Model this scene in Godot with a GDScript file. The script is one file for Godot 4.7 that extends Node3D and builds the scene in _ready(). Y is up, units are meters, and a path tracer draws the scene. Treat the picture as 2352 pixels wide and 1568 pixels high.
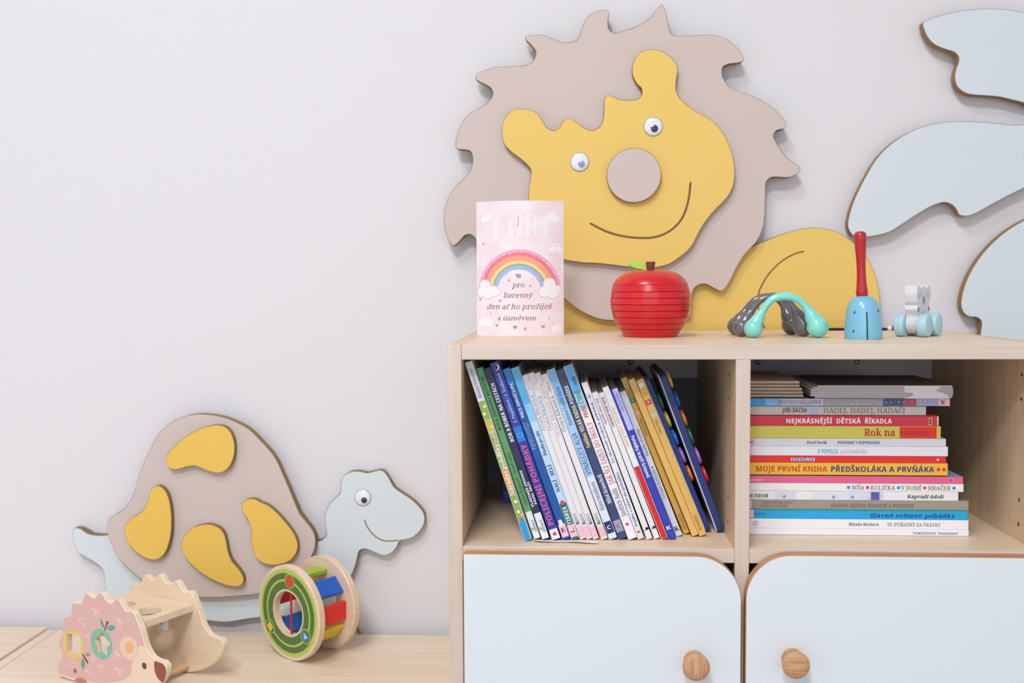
extends Node3D
# A children's room: a beech bookcase with toys on top, low cabinets beside it and painted animal boards on the wall.
# Frame: x to the right, y up, z towards the room; the origin is the upper front left corner of the tall bookcase.

const DEPTH := 0.4044          # depth of the bookcases
const WALL_Z := -0.4344       # face of the back wall
const SHELF_Y := -0.2559       # upper face of the open shelf
const BAY := 0.3425            # clear width of the left bay
const WIDTH := 0.7483         # width of the tall bookcase
const LOW_Y := -0.5128        # upper face of the low cabinets
const FLOOR_Y := -1.06
const CEIL_Y := 2.3
const T := 0.018              # thickness of the boards

var mats := {}
var fonts := []
var grain := {}


# ------------------------------------------------------------------ mesh builder
class Shape:
	var v := PackedVector3Array()
	var n := PackedVector3Array()
	var uv := PackedVector2Array()

	func tri(a: Vector3, b: Vector3, c: Vector3, na: Vector3, nb: Vector3, nc: Vector3, ta := Vector2.ZERO, tb := Vector2.ZERO, tc := Vector2.ZERO) -> void:
		if (b - a).cross(c - a).dot(na + nb + nc) > 0.0:
			v.append_array([a, c, b]); n.append_array([na, nc, nb]); uv.append_array([ta, tc, tb])
		else:
			v.append_array([a, b, c]); n.append_array([na, nb, nc]); uv.append_array([ta, tb, tc])

	func flat(a: Vector3, b: Vector3, c: Vector3, m: Vector3) -> void:
		tri(a, b, c, m, m, m)

	func quad(a: Vector3, b: Vector3, c: Vector3, d: Vector3, m: Vector3) -> void:
		tri(a, b, c, m, m, m)
		tri(a, c, d, m, m, m)

	func quad4(a: Vector3, b: Vector3, c: Vector3, d: Vector3, na: Vector3, nb: Vector3, nc: Vector3, nd: Vector3) -> void:
		tri(a, b, c, na, nb, nc)
		tri(a, c, d, na, nc, nd)

	func box(c: Vector3, size: Vector3, ch := 0.0) -> void:
		var h := size / 2.0
		ch = minf(ch, minf(h.x, minf(h.y, h.z)) * 0.9)
		var k := h - Vector3.ONE * ch
		for a in 3:
			var b := (a + 1) % 3
			var d := (a + 2) % 3
			for s in [-1.0, 1.0]:
				var p := []
				for q in [[-1.0, -1.0], [1.0, -1.0], [1.0, 1.0], [-1.0, 1.0]]:
					var w := Vector3.ZERO
					w[a] = s * h[a]; w[b] = q[0] * k[b]; w[d] = q[1] * k[d]
					p.append(c + w)
				var m := Vector3.ZERO
				m[a] = s
				quad(p[0], p[1], p[2], p[3], m)
				if ch > 0.0:
					for s2 in [-1.0, 1.0]:
						var e := []
						for q in [[0, -1.0], [0, 1.0], [1, 1.0], [1, -1.0]]:
							var w := Vector3.ZERO
							w[a] = s * (h[a] if q[0] == 0 else k[a]); w[b] = s2 * (k[b] if q[0] == 0 else h[b]); w[d] = q[1] * k[d]
							e.append(c + w)
						var m2 := Vector3.ZERO
						m2[a] = s; m2[b] = s2
						quad(e[0], e[1], e[2], e[3], m2.normalized())
		if ch > 0.0:
			for x in [-1.0, 1.0]:
				for y in [-1.0, 1.0]:
					for z in [-1.0, 1.0]:
						var s := Vector3(x, y, z)
						flat(c + s * Vector3(h.x, k.y, k.z), c + s * Vector3(k.x, h.y, k.z), c + s * Vector3(k.x, k.y, h.z), s.normalized())

	# profile of (radius, height) points turned about the y axis; a gap in the turn between two angles may be left
	func lathe(profile: Array, segs := 40, from := 0.0, upto := TAU, o := Vector3.ZERO) -> void:
		var nn := []
		for i in profile.size():
			var a: Vector2 = profile[maxi(i - 1, 0)]
			var b: Vector2 = profile[mini(i + 1, profile.size() - 1)]
			var here: Vector2 = profile[i]
			var d1 := (here - a).normalized() if i > 0 else (b - here).normalized()
			var d2 := (b - here).normalized() if i < profile.size() - 1 else d1
			nn.append([Vector2(d1.y, -d1.x), Vector2(d2.y, -d2.x)])
		for i in profile.size() - 1:
			var p0: Vector2 = profile[i]
			var p1: Vector2 = profile[i + 1]
			var n0: Vector2 = nn[i][1]
			var n1: Vector2 = nn[i + 1][0]
			if nn[i][0].dot(nn[i][1]) > 0.75: n0 = (nn[i][0] + nn[i][1]).normalized()
			if nn[i + 1][0].dot(nn[i + 1][1]) > 0.75: n1 = (nn[i + 1][0] + nn[i + 1][1]).normalized()
			for s in segs:
				var t0 := lerpf(from, upto, float(s) / segs)
				var t1 := lerpf(from, upto, float(s + 1) / segs)
				var c0 := Vector3(cos(t0), 0, sin(t0))
				var c1 := Vector3(cos(t1), 0, sin(t1))
				var a := o + c0 * p0.x + Vector3(0, p0.y, 0)
				var b := o + c1 * p0.x + Vector3(0, p0.y, 0)
				var c := o + c1 * p1.x + Vector3(0, p1.y, 0)
				var d := o + c0 * p1.x + Vector3(0, p1.y, 0)
				var up := Vector3.UP
				if p0.x > 0.0: tri(a, b, c, c0 * n0.x + up * n0.y, c1 * n0.x + up * n0.y, c1 * n1.x + up * n1.y)
				if p1.x > 0.0: tri(a, c, d, c0 * n0.x + up * n0.y, c1 * n1.x + up * n1.y, c0 * n1.x + up * n1.y)

	# a round rod along points, with a radius at each; round or flat ends
	func tube(pts: Array, radii: Array, segs := 16, round_ends := false) -> void:
		var path := pts.duplicate()
		var rr := radii.duplicate()
		if round_ends:
			var d0: Vector3 = (path[0] - path[1]).normalized()
			var d1: Vector3 = (path[-1] - path[-2]).normalized()
			var r0: float = rr[0]
			var r1: float = rr[-1]
			var first: Vector3 = path[0]
			var last: Vector3 = path[-1]
			for k in 5:
				var ang := (k + 1) / 5.0 * PI / 2.0
				path.push_front(first + d0 * r0 * sin(ang)); rr.push_front(maxf(r0 * cos(ang), 0.00002))
				path.push_back(last + d1 * r1 * sin(ang)); rr.push_back(maxf(r1 * cos(ang), 0.00002))
		var rings := []
		var norms := []
		var side := Vector3.ZERO
		for i in path.size():
			var d: Vector3 = (path[mini(i + 1, path.size() - 1)] - path[maxi(i - 1, 0)]).normalized()
			if side == Vector3.ZERO:
				side = d.cross(Vector3.FORWARD if absf(d.z) < 0.8 else Vector3.UP).normalized()
			side = (side - d * side.dot(d)).normalized()
			var other := d.cross(side)
			var ring := []
			var nr := []
			var lo := maxi(i - 1, 0)
			var hi := mini(i + 1, path.size() - 1)
			var slope: float = (rr[hi] - rr[lo]) / maxf((path[hi] - path[lo]).length(), 1e-6)
			for s in segs:
				var w := side * cos(TAU * s / segs) + other * sin(TAU * s / segs)
				ring.append(path[i] + w * rr[i])
				nr.append((w - d * slope).normalized())
			rings.append(ring); norms.append(nr)
		for i in path.size() - 1:
			for s in segs:
				var e := (s + 1) % segs
				quad4(rings[i][s], rings[i][e], rings[i + 1][e], rings[i + 1][s], norms[i][s], norms[i][e], norms[i + 1][e], norms[i + 1][s])
		for end in [0, path.size() - 1]:
			var d: Vector3 = (path[0] - path[1]).normalized() if end == 0 else (path[-1] - path[-2]).normalized()
			for s in segs:
				flat(path[end], rings[end][s], rings[end][(s + 1) % segs], d)

	func ball(c: Vector3, r: Vector3, rings := 12, segs := 20) -> void:
		for i in rings:
			var a0 := PI * i / rings
			var a1 := PI * (i + 1) / rings
			for s in segs:
				var p := []
				for q in [[a0, s], [a0, s + 1], [a1, s + 1], [a1, s]]:
					p.append(Vector3(sin(q[0]) * cos(TAU * q[1] / segs), cos(q[0]), sin(q[0]) * sin(TAU * q[1] / segs)))
				if i > 0: tri(c + p[0] * r, c + p[1] * r, c + p[2] * r, p[0], p[1], p[2])
				if i < rings - 1: tri(c + p[0] * r, c + p[2] * r, c + p[3] * r, p[0], p[2], p[3])

	# a flat sheet cut to an outline, at height z
	func sheet(poly: PackedVector2Array, z: float, holes: Array, m: Vector3) -> void:
		var pieces := [poly]
		for h in holes:
			var mid := Vector2.ZERO
			for q in h: mid += q / h.size()
			var next := []
			for piece in pieces:
				for side in [PackedVector2Array([Vector2(mid.x - 9, -9), Vector2(mid.x, -9), Vector2(mid.x, 9), Vector2(mid.x - 9, 9)]), PackedVector2Array([Vector2(mid.x, -9), Vector2(mid.x + 9, -9), Vector2(mid.x + 9, 9), Vector2(mid.x, 9)])]:
					for part in Geometry2D.intersect_polygons(piece, side):
						next.append_array(Geometry2D.clip_polygons(part, h))
			pieces = next
		for piece in pieces:
			var idx := Geometry2D.triangulate_polygon(piece)
			for i in range(0, idx.size(), 3):
				var a: Vector2 = piece[idx[i]]
				var b: Vector2 = piece[idx[i + 1]]
				var c: Vector2 = piece[idx[i + 2]]
				flat(Vector3(a.x, a.y, z), Vector3(b.x, b.y, z), Vector3(c.x, c.y, z), m)

	func rim(poly: PackedVector2Array, z0: float, z1: float, bevel: float, inward: bool) -> PackedVector2Array:
		var k := poly.size()
		var nn := PackedVector2Array()
		for i in k:
			var d: Vector2 = (poly[(i + 1) % k] - poly[(i + k - 1) % k]).normalized()
			nn.append(Vector2(d.y, -d.x))
		var inset := PackedVector2Array()
		for i in k: inset.append(poly[i] - nn[i] * bevel)
		for i in k:
			var j := (i + 1) % k
			var f: Vector2 = (poly[j] - poly[i]).normalized()
			var fn := Vector2(f.y, -f.x)
			var na: Vector2 = nn[i] if nn[i].dot(fn) > 0.8 else fn
			var nb: Vector2 = nn[j] if nn[j].dot(fn) > 0.8 else fn
			if inward: na = -na; nb = -nb
			var a3 := Vector3(na.x, na.y, 0)
			var b3 := Vector3(nb.x, nb.y, 0)
			var p := poly[i]
			var q := poly[j]
			quad4(Vector3(p.x, p.y, z0), Vector3(q.x, q.y, z0), Vector3(q.x, q.y, z1 - bevel), Vector3(p.x, p.y, z1 - bevel), a3, b3, b3, a3)
			if bevel > 0.0:
				var u := Vector3(0, 0, 1)
				quad4(Vector3(p.x, p.y, z1 - bevel), Vector3(q.x, q.y, z1 - bevel), Vector3(inset[j].x, inset[j].y, z1), Vector3(inset[i].x, inset[i].y, z1), (a3 + u).normalized(), (b3 + u).normalized(), (b3 + u).normalized(), (a3 + u).normalized())
		return inset

	func into(mesh: ArrayMesh, m: Material) -> void:
		var arr := []
		arr.resize(Mesh.ARRAY_MAX)
		arr[Mesh.ARRAY_VERTEX] = v; arr[Mesh.ARRAY_NORMAL] = n; arr[Mesh.ARRAY_TEX_UV] = uv
		mesh.add_surface_from_arrays(Mesh.PRIMITIVE_TRIANGLES, arr)
		mesh.surface_set_material(mesh.get_surface_count() - 1, m)


# ------------------------------------------------------------------ helpers
func mat(hex: String, rough := 0.5, coat := 0.0, metal := 0.0) -> StandardMaterial3D:
	var key := "%s/%.2f/%.2f/%.2f" % [hex, rough, coat, metal]
	if not mats.has(key):
		var m := StandardMaterial3D.new()
		m.albedo_color = Color(hex)
		m.roughness = rough
		m.metallic = metal
		if coat > 0.0:
			m.clearcoat_enabled = true
			m.clearcoat = coat
			m.clearcoat_roughness = 0.12
		mats[key] = m
	return mats[key]


# wood with fine streaks; along_y turns the grain upright, own keeps it fixed to the thing
func wood(light: String, dark: String, along_y := false, own := false, size := 0.5, rough := 0.42) -> StandardMaterial3D:
	var key := "wood%s%s%s%s%.2f%.2f" % [light, dark, along_y, own, size, rough]
	if mats.has(key):
		return mats[key]
	var tex_key := light + dark + str(along_y)
	if not grain.has(tex_key):
		var fine := FastNoiseLite.new()
		fine.seed = 7; fine.frequency = 0.045; fine.fractal_octaves = 4
		var im := fine.get_seamless_image(32, 512)
		im.convert(Image.FORMAT_RGB8)
		im.resize(512, 512, Image.INTERPOLATE_CUBIC)
		var broad := FastNoiseLite.new()
		broad.seed = 3; broad.frequency = 0.012; broad.fractal_octaves = 2
		var im2 := broad.get_seamless_image(96, 512)
		im2.convert(Image.FORMAT_RGB8)
		im2.resize(512, 512, Image.INTERPOLATE_CUBIC)
		var res := Image.create(512, 512, false, Image.FORMAT_RGB8)
		var ca := Color(light)
		var cb := Color(dark)
		for y in 512:
			for x in 512:
				var k := im.get_pixel(x, y).r * 0.6 + im2.get_pixel(x, y).r * 0.4
				k = clampf((k - 0.25) * 1.8, 0.0, 1.0)
				var col := cb.lerp(ca, k)
				if along_y: res.set_pixel(y, x, col)
				else: res.set_pixel(x, y, col)
		grain[tex_key] = ImageTexture.create_from_image(res)
	var m := StandardMaterial3D.new()
	m.albedo_texture = grain[tex_key]
	m.roughness = rough
	m.uv1_triplanar = true
	m.uv1_world_triplanar = not own
	m.uv1_scale = Vector3.ONE / size
	m.uv1_triplanar_sharpness = 8.0
	mats[key] = m
	return m


func numbered(called: String) -> String:
	if not has_node(called):
		return called
	var k := 1
	while has_node("%s_%03d" % [called, k]): k += 1
	return "%s_%03d" % [called, k]


func tag(o: Node3D, label: String, category: String, group := "") -> void:
	o.set_meta("label", label)
	o.set_meta("category", category)
	if group: o.set_meta("group", group)


func thing(called: String, label: String, category: String, at := Vector3.ZERO, turn := 0.0, group := "") -> Node3D:
	var o := Node3D.new()
	o.name = numbered(called)
	add_child(o)
	o.position = at
	o.rotation.y = turn
	tag(o, label, category, group)
	return o


func part(called: String, shapes: Array, parent: Node) -> MeshInstance3D:   # shapes: [Shape, Material, Shape, Material ...]
	var mesh := ArrayMesh.new()
	for i in range(0, shapes.size(), 2):
		if shapes[i].v.size(): shapes[i].into(mesh, shapes[i + 1])
	var o := MeshInstance3D.new()
	o.name = numbered(called) if parent == self else called
	o.mesh = mesh
	parent.add_child(o, true)
	return o


func struct(called: String, shapes: Array) -> MeshInstance3D:
	var o := part(called, shapes, self)
	o.set_meta("kind", "structure")
	return o


func block(c: Vector3, size: Vector3, ch := 0.001) -> Shape:
	var s := Shape.new()
	s.box(c, size, ch)
	return s


# a furniture board: laminate faces, with an edge band on the front
func plank(c: Vector3, size: Vector3, face: Material, band: Material) -> Array:
	var s := block(c - Vector3(0, 0, 0.0004), size - Vector3(0, 0, 0.0008), 0.0003)
	var e := block(c + Vector3(0, 0, size.z / 2 - 0.0009), Vector3(size.x, size.y, 0.0018), 0.0007)
	return [s, face, e, band]


func outline(mm: Array, sub := 4, scale := 0.001) -> PackedVector2Array:   # millimetres to a smooth closed curve
	var pts := PackedVector2Array()
	for i in range(0, mm.size(), 2): pts.append(Vector2(mm[i], mm[i + 1]) * scale)
	var res := PackedVector2Array()
	var k := pts.size()
	for i in k:
		if sub < 2:
			res.append(pts[i])
			continue
		for j in sub:
			res.append(pts[i].cubic_interpolate(pts[(i + 1) % k], pts[(i + k - 1) % k], pts[(i + 2) % k], float(j) / sub))
	if Geometry2D.is_polygon_clockwise(res): res.reverse()
	return res


func line3(mm: Array, z: float, sub := 5) -> Array:
	var pts := []
	for i in range(0, mm.size(), 2): pts.append(Vector3(mm[i] * 0.001, mm[i + 1] * 0.001, z))
	var res := []
	for i in pts.size() - 1:
		for j in sub:
			res.append(pts[i].cubic_interpolate(pts[i + 1], pts[maxi(i - 1, 0)], pts[mini(i + 2, pts.size() - 1)], float(j) / sub))
	res.append(pts[-1])
	return res


func circle(c: Vector2, r: float, segs := 40, ry := -1.0) -> PackedVector2Array:
	var res := PackedVector2Array()
	for i in segs: res.append(c + Vector2(cos(TAU * i / segs) * r, sin(TAU * i / segs) * (r if ry < 0 else ry)))
	return res


# a board cut to an outline: [shape of the front face, face material, shape of the rest, edge material]
func board(poly: PackedVector2Array, z0: float, z1: float, face: Material, edge: Material, holes := [], bevel := 0.0008, back_too := false) -> Array:
	var f := Shape.new()
	var e := Shape.new()
	var inset := e.rim(poly, z0, z1, bevel, false)
	for h in holes: e.rim(h, z0, z1, 0.0, true)
	f.sheet(inset, z1, holes, Vector3(0, 0, 1))
	(f if back_too else e).sheet(poly, z0, holes, Vector3(0, 0, -1))
	return [f, face, e, edge]


func paint(poly: PackedVector2Array, z: float, holes := []) -> Shape:
	var s := Shape.new()
	s.sheet(poly, z, holes, Vector3(0, 0, 1))
	return s


# lettering: flat glyph outlines from a font, fitted to a length and a capital height; place() maps (along, up) to a point
func letters(text: String, font: int, length: float, cap: float, place: Callable, slant := 0.0) -> Shape:
	var t := TextMesh.new()
	t.font = fonts[font]
	t.font_size = 64
	t.pixel_size = 0.01
	t.depth = 0.0
	t.curve_step = 2.0
	t.text = "H"
	var hb := t.get_aabb()
	t.text = text
	var arr := t.surface_get_arrays(0)
	var v: PackedVector3Array = arr[Mesh.ARRAY_VERTEX]
	var idx: PackedInt32Array = arr[Mesh.ARRAY_INDEX]
	var nr: PackedVector3Array = arr[Mesh.ARRAY_NORMAL]
	var x0 := INF
	var x1 := -INF
	for p in v:
		x0 = minf(x0, p.x); x1 = maxf(x1, p.x)
	var kx := length / maxf(x1 - x0, 1e-6)
	var ky := cap / hb.size.y
	var s := Shape.new()
	var face := Vector3.ZERO
	for i in range(0, idx.size(), 3):
		if absf(nr[idx[i]].z) < 0.5 or nr[idx[i]].z < 0.0: continue
		var p := []
		for j in 3:
			var q := v[idx[i + j]]
			var up := (q.y - hb.position.y) * ky - cap / 2.0
			p.append(place.call((q.x - x0) * kx - length / 2.0 + slant * up, up))
		if face == Vector3.ZERO:
			face = (place.call(1.0, 0.0) - place.call(0.0, 0.0)).cross(place.call(0.0, 1.0) - place.call(0.0, 0.0)).normalized()
		s.flat(p[0], p[1], p[2], face)
	return s


func panel_light(at: Vector3, size: Vector2, energy: float, tint: Color, where: String) -> void:
	var o := thing("ceiling_light", "square white ceiling light panel " + where, "light", at, 0.0, "ceiling light panels")
	var fr := Shape.new()
	for s in [-1.0, 1.0]:
		fr.box(Vector3(s * (size.x / 2 + 0.01), -0.01, 0), Vector3(0.02, 0.03, size.y + 0.04), 0.002)
		fr.box(Vector3(0, -0.01, s * (size.y / 2 + 0.01)), Vector3(size.x, 0.03, 0.02), 0.002)
	part("frame", [fr, mat("#f2f2f2", 0.5)], o)
	var glow := StandardMaterial3D.new()
	glow.albedo_color = Color("#f4f4f4")
	glow.emission_enabled = true
	glow.emission = tint
	glow.emission_energy_multiplier = 1.0000
	part("diffuser", [block(Vector3(0, -0.008, 0), Vector3(size.x, 0.012, size.y), 0.0), glow], o)
	var l := AreaLight3D.new()
	l.name = "lamp"
	l.area_size = size
	l.area_normalize_energy = true
	l.light_energy = energy
	l.light_color = tint
	l.area_range = 12.0
	l.shadow_enabled = true
	l.rotation.x = -PI / 2
	l.position = Vector3(0, -0.03, 0)
	o.add_child(l)


func _ready() -> void:
	# ---------- camera
	var cam := Camera3D.new()
	cam.name = "camera"
	cam.position = Vector3(0.15636, 0.07541, 1.27907)
	cam.rotation = Vector3(-0.05496, 0.05795, -0.00479)
	cam.fov = 36.9112
	var lens := CameraAttributesPhysical.new()
	lens.frustum_focal_length = 35.9568
	lens.exposure_aperture = 4.5
	lens.frustum_focus_distance = 1.36
	lens.frustum_near = 0.05
	lens.frustum_far = 60.0
	cam.attributes = lens
	add_child(cam)
	cam.current = true
	# ---------- sky and exposure
	var env := Environment.new()
	env.background_mode = Environment.BG_SKY
	var sky := Sky.new()
	var air := ProceduralSkyMaterial.new()
	air.sky_top_color = Color("#a4bcdc")
	air.sky_horizon_color = Color("#e4e8ec")
	air.ground_bottom_color = Color("#8d8a84")
	air.ground_horizon_color = Color("#c9c8c4")
	air.energy_multiplier = 3.6000
	sky.sky_material = air
	env.sky = sky
	env.tonemap_mode = Environment.TONE_MAPPER_LINEAR
	env.tonemap_exposure = 0.7150
	env.sdfgi_enabled = true
	env.ssao_enabled = true
	env.ssil_enabled = true
	var we := WorldEnvironment.new()
	we.name = "surroundings"
	we.environment = env
	add_child(we)
	# ---------- ceiling lights
	for q in [[-0.35, 2.7, 11.2000, "farther from the play corner, near the window"], [-0.6, 1.35, 3.8000, "right in front of the bookcase"]]:
		panel_light(Vector3(q[0], CEIL_Y, q[1]), Vector2(0.6, 0.6), q[2], Color("#f6f8fa"), q[3])
	for spec in [["Droid Sans", 400], ["Droid Sans", 700], ["Droid Serif", 400], ["Droid Serif", 700], ["Droid Sans Mono", 400]]:
		var f := SystemFont.new()
		f.font_names = PackedStringArray([spec[0]])
		f.font_weight = spec[1]
		fonts.append(f)
	room()
	tall_bookcase()
	low_cabinets()
	wall_lion()
	wall_turtle()
	wall_leaf_boards()
	leaning_books()
	bead_boards()
	stacked_books()
	shelf_extras()
	greeting_card()
	apple()
	arch_toy()
	bell()
	koala()
	hedgehog()
	roller()


# ------------------------------------------------------------------ the room
func room() -> void:
	var x0 := -2.6
	var x1 := 2.6
	var z1 := 4.2
	var paint_m := StandardMaterial3D.new()
	paint_m.albedo_color = Color("#e4e2e6")
	paint_m.roughness = 0.9
	var rough := FastNoiseLite.new()
	rough.seed = 11; rough.frequency = 0.09; rough.fractal_octaves = 3
	var nt := NoiseTexture2D.new()
	nt.width = 512; nt.height = 512; nt.seamless = true; nt.as_normal_map = true; nt.bump_strength = 1.2
	nt.noise = rough
	paint_m.normal_enabled = true
	paint_m.normal_texture = nt
	paint_m.normal_scale = 0.12
	paint_m.uv1_triplanar = true
	paint_m.uv1_world_triplanar = true
	paint_m.uv1_scale = Vector3.ONE * 5.0
	var h := CEIL_Y - FLOOR_Y
	var my := (CEIL_Y + FLOOR_Y) / 2
	var mz := (WALL_Z + z1) / 2
	var dz := z1 - WALL_Z
	struct("wall_back", [block(Vector3(0, my, WALL_Z - 0.06), Vector3(x1 - x0 + 0.24, h, 0.12), 0.0), paint_m])
	struct("wall_right", [block(Vector3(x1 + 0.06, my, mz), Vector3(0.12, h, dz), 0.0), paint_m])
	struct("wall_left", [block(Vector3(x0 - 0.06, my, mz), Vector3(0.12, h, dz), 0.0), paint_m])
	# the wall behind the camera has a window
	var wf := Shape.new()
	var wx := Vector2(-1.9, 1.9)
	var wy := Vector2(-0.35, 1.55)
	var zc := z1 + 0.06
	wf.box(Vector3((x0 + wx.x) / 2 - 0.06, my, zc), Vector3(wx.x - x0 + 0.12, h, 0.12))
	wf.box(Vector3((x1 + wx.y) / 2 + 0.06, my, zc), Vector3(x1 - wx.y + 0.12, h, 0.12))
	wf.box(Vector3((wx.x + wx.y) / 2, (CEIL_Y + wy.y) / 2, zc), Vector3(wx.y - wx.x, CEIL_Y - wy.y, 0.12))
	wf.box(Vector3((wx.x + wx.y) / 2, (FLOOR_Y + wy.x) / 2, zc), Vector3(wx.y - wx.x, wy.x - FLOOR_Y, 0.12))
	struct("wall_front", [wf, paint_m])
	var win := Shape.new()
	for x in [wx.x + 0.03, (wx.x + wx.y) / 2, wx.y - 0.03]:
		win.box(Vector3(x, (wy.x + wy.y) / 2, zc), Vector3(0.06, wy.y - wy.x, 0.06), 0.004)
	for y in [wy.x + 0.03, wy.y - 0.03]:
		win.box(Vector3((wx.x + wx.y) / 2, y, zc), Vector3(wx.y - wx.x, 0.06, 0.06), 0.004)
	struct("window_1", [win, mat("#f0f0f0", 0.4)])
	struct("floor", [block(Vector3(0, FLOOR_Y - 0.05, mz), Vector3(x1 - x0 + 0.24, 0.1, dz + 0.24), 0.0), wood("#c8c0b4", "#b4aa9c", false, false, 0.8, 0.5)])
	struct("ceiling", [block(Vector3(0, CEIL_Y + 0.05, mz), Vector3(x1 - x0 + 0.24, 0.1, dz + 0.24), 0.0), mat("#f2f1f0", 0.9)])


const BEECH := "#e0cfc2"
const BEECH_DARK := "#d6c3b4"
const DOOR_BLUE := "#dfe6ea"


# ------------------------------------------------------------------ furniture
func tall_bookcase() -> void:
	var o := thing("bookcase", "tall pale beech bookcase with two open bays above two pale blue doors", "bookcase")
	var up := wood(BEECH, BEECH_DARK, true)
	var along := wood(BEECH, BEECH_DARK)
	var flat := wood("#f0dcc4", "#e6cdb0")
	var inner := wood("#e6cdae", "#dabd9a", true)
	var hh := -FLOOR_Y
	part("side_panel", plank(Vector3(T / 2, FLOOR_Y / 2, -DEPTH / 2), Vector3(T, hh, DEPTH), inner, up), o)
	part("side_panel", plank(Vector3(WIDTH - T / 2, FLOOR_Y / 2, -DEPTH / 2), Vector3(T, hh, DEPTH), inner, up), o)
	var dx := T + BAY
	part("divider", plank(Vector3(dx + T / 2, (FLOOR_Y - T) / 2, -DEPTH / 2), Vector3(T, hh - T, DEPTH - 0.0006), inner, up), o)
	part("top_board", plank(Vector3(WIDTH / 2, -T / 2, -DEPTH / 2), Vector3(WIDTH - 2 * T - 0.0006, T, DEPTH - 0.0004), flat, along), o)
	part("shelf_board", plank(Vector3(T + BAY / 2, SHELF_Y - T / 2, -DEPTH / 2), Vector3(BAY - 0.0004, T, DEPTH), flat, along), o)
	part("shelf_board", plank(Vector3((dx + T + WIDTH - T) / 2, SHELF_Y - T / 2, -DEPTH / 2), Vector3(WIDTH - 2 * T - dx - 0.0004, T, DEPTH), flat, along), o)
	part("bottom_board", [block(Vector3(WIDTH / 2, FLOOR_Y + 0.07, -DEPTH / 2), Vector3(WIDTH - 2 * T, T, DEPTH - 0.01)), along], o)
	part("back_panel", [block(Vector3(WIDTH / 2, (FLOOR_Y - T) / 2, -DEPTH + 0.003), Vector3(WIDTH - 2 * T, hh - T, 0.005), 0.0), mat("#8d8a8c", 0.6)], o)
	for bay in [[T, BAY], [dx + T, WIDTH - 2 * T - dx]]:
		var r := part("back_rail", [block(Vector3(bay[0] + bay[1] / 2, -T - 0.029, -DEPTH + 0.0155), Vector3(bay[1] - 0.0004, 0.058, 0.018)), mat("#c9c9d2", 0.35)], o)
		for sx in [0.065, 0.222]:
			var sc := Shape.new()
			sc.lathe([Vector2(0.0001, 0.0026), Vector2(0.003, 0.0024), Vector2(0.0042, 0.0012), Vector2(0.0045, 0)], 20)
			var s := part("screw", [sc, mat("#b8bcc4", 0.25, 0.0, 1.0)], r)
			s.position = Vector3(bay[0] + 0.012 + sx, -0.0495, -DEPTH + 0.0245)
			s.rotation.x = PI / 2
	var hole := Shape.new()
	hole.lathe([Vector2(0.0001, 0.0001), Vector2(0.0024, 0.0001), Vector2(0.0027, 0.0)], 16)
	for panel in [[WIDTH - T, PI / 2], [T, -PI / 2], [dx, PI / 2]]:
		for hy in [-0.0416, -0.0729, -0.1370, -0.2028, -0.2346]:
			if hy == -0.1370: continue
			var p := part("shelf_pin_hole", [hole, mat("#4b3526", 0.8)], o)
			p.position = Vector3(panel[0], hy, -0.057)
			p.rotation.z = panel[1]
	# the two doors
	var edge := wood("#c99a6e", "#b5835a", false)
	for d in [0, 1]:
		var xa := 0.0205 if d == 0 else 0.3716
		var xb := 0.3661 if d == 0 else 0.7480
		var top := SHELF_Y - 0.0045 if d == 0 else SHELF_Y - 0.0022
		var low := FLOOR_Y + 0.07
		var r := 0.0562
		var poly := PackedVector2Array()
		var straight := 0.0015
		if d == 0:
			poly.append_array([Vector2(xa, low), Vector2(xb, low)])
			for k in 21: poly.append(Vector2(xb - r + r * cos(PI / 2 * k / 20.0), top - r + r * sin(PI / 2 * k / 20.0)))
			poly.append_array([Vector2(xa + straight, top), Vector2(xa, top - straight)])
		else:
			poly.append_array([Vector2(xa, low), Vector2(xb, low), Vector2(xb, top - straight), Vector2(xb - straight, top)])
			for k in 21: poly.append(Vector2(xa + r + r * cos(PI / 2 + PI / 2 * k / 20.0), top - r + r * sin(PI / 2 + PI / 2 * k / 20.0)))
		var door := part("door", board(poly, 0.0015, 0.0185, mat(DOOR_BLUE, 0.45), edge, [], 0.0008), o)
		var kn := Shape.new()
		kn.lathe([Vector2(0.0128, 0), Vector2(0.0131, 0.0012), Vector2(0.0125, 0.0035), Vector2(0.0092, 0.0075), Vector2(0.0078, 0.011), Vector2(0.0092, 0.0155), Vector2(0.0145, 0.0195), Vector2(0.0166, 0.0225), Vector2(0.0168, 0.0248), Vector2(0.0155, 0.0272), Vector2(0.012, 0.0286), Vector2(0.006, 0.0293), Vector2(0, 0.0295)], 44)
		var knob := part("knob", [kn, wood("#d9ab84", "#b98660", false, true, 0.06, 0.5)], door)
		knob.position = Vector3(0.3081 if d == 0 else 0.4282, -0.3915 if d == 0 else -0.3868, 0.0185)
		knob.rotation = Vector3(PI / 2, 0, 0)
		if d == 0: knob.rotate_object_local(Vector3.UP, PI / 2)


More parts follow.
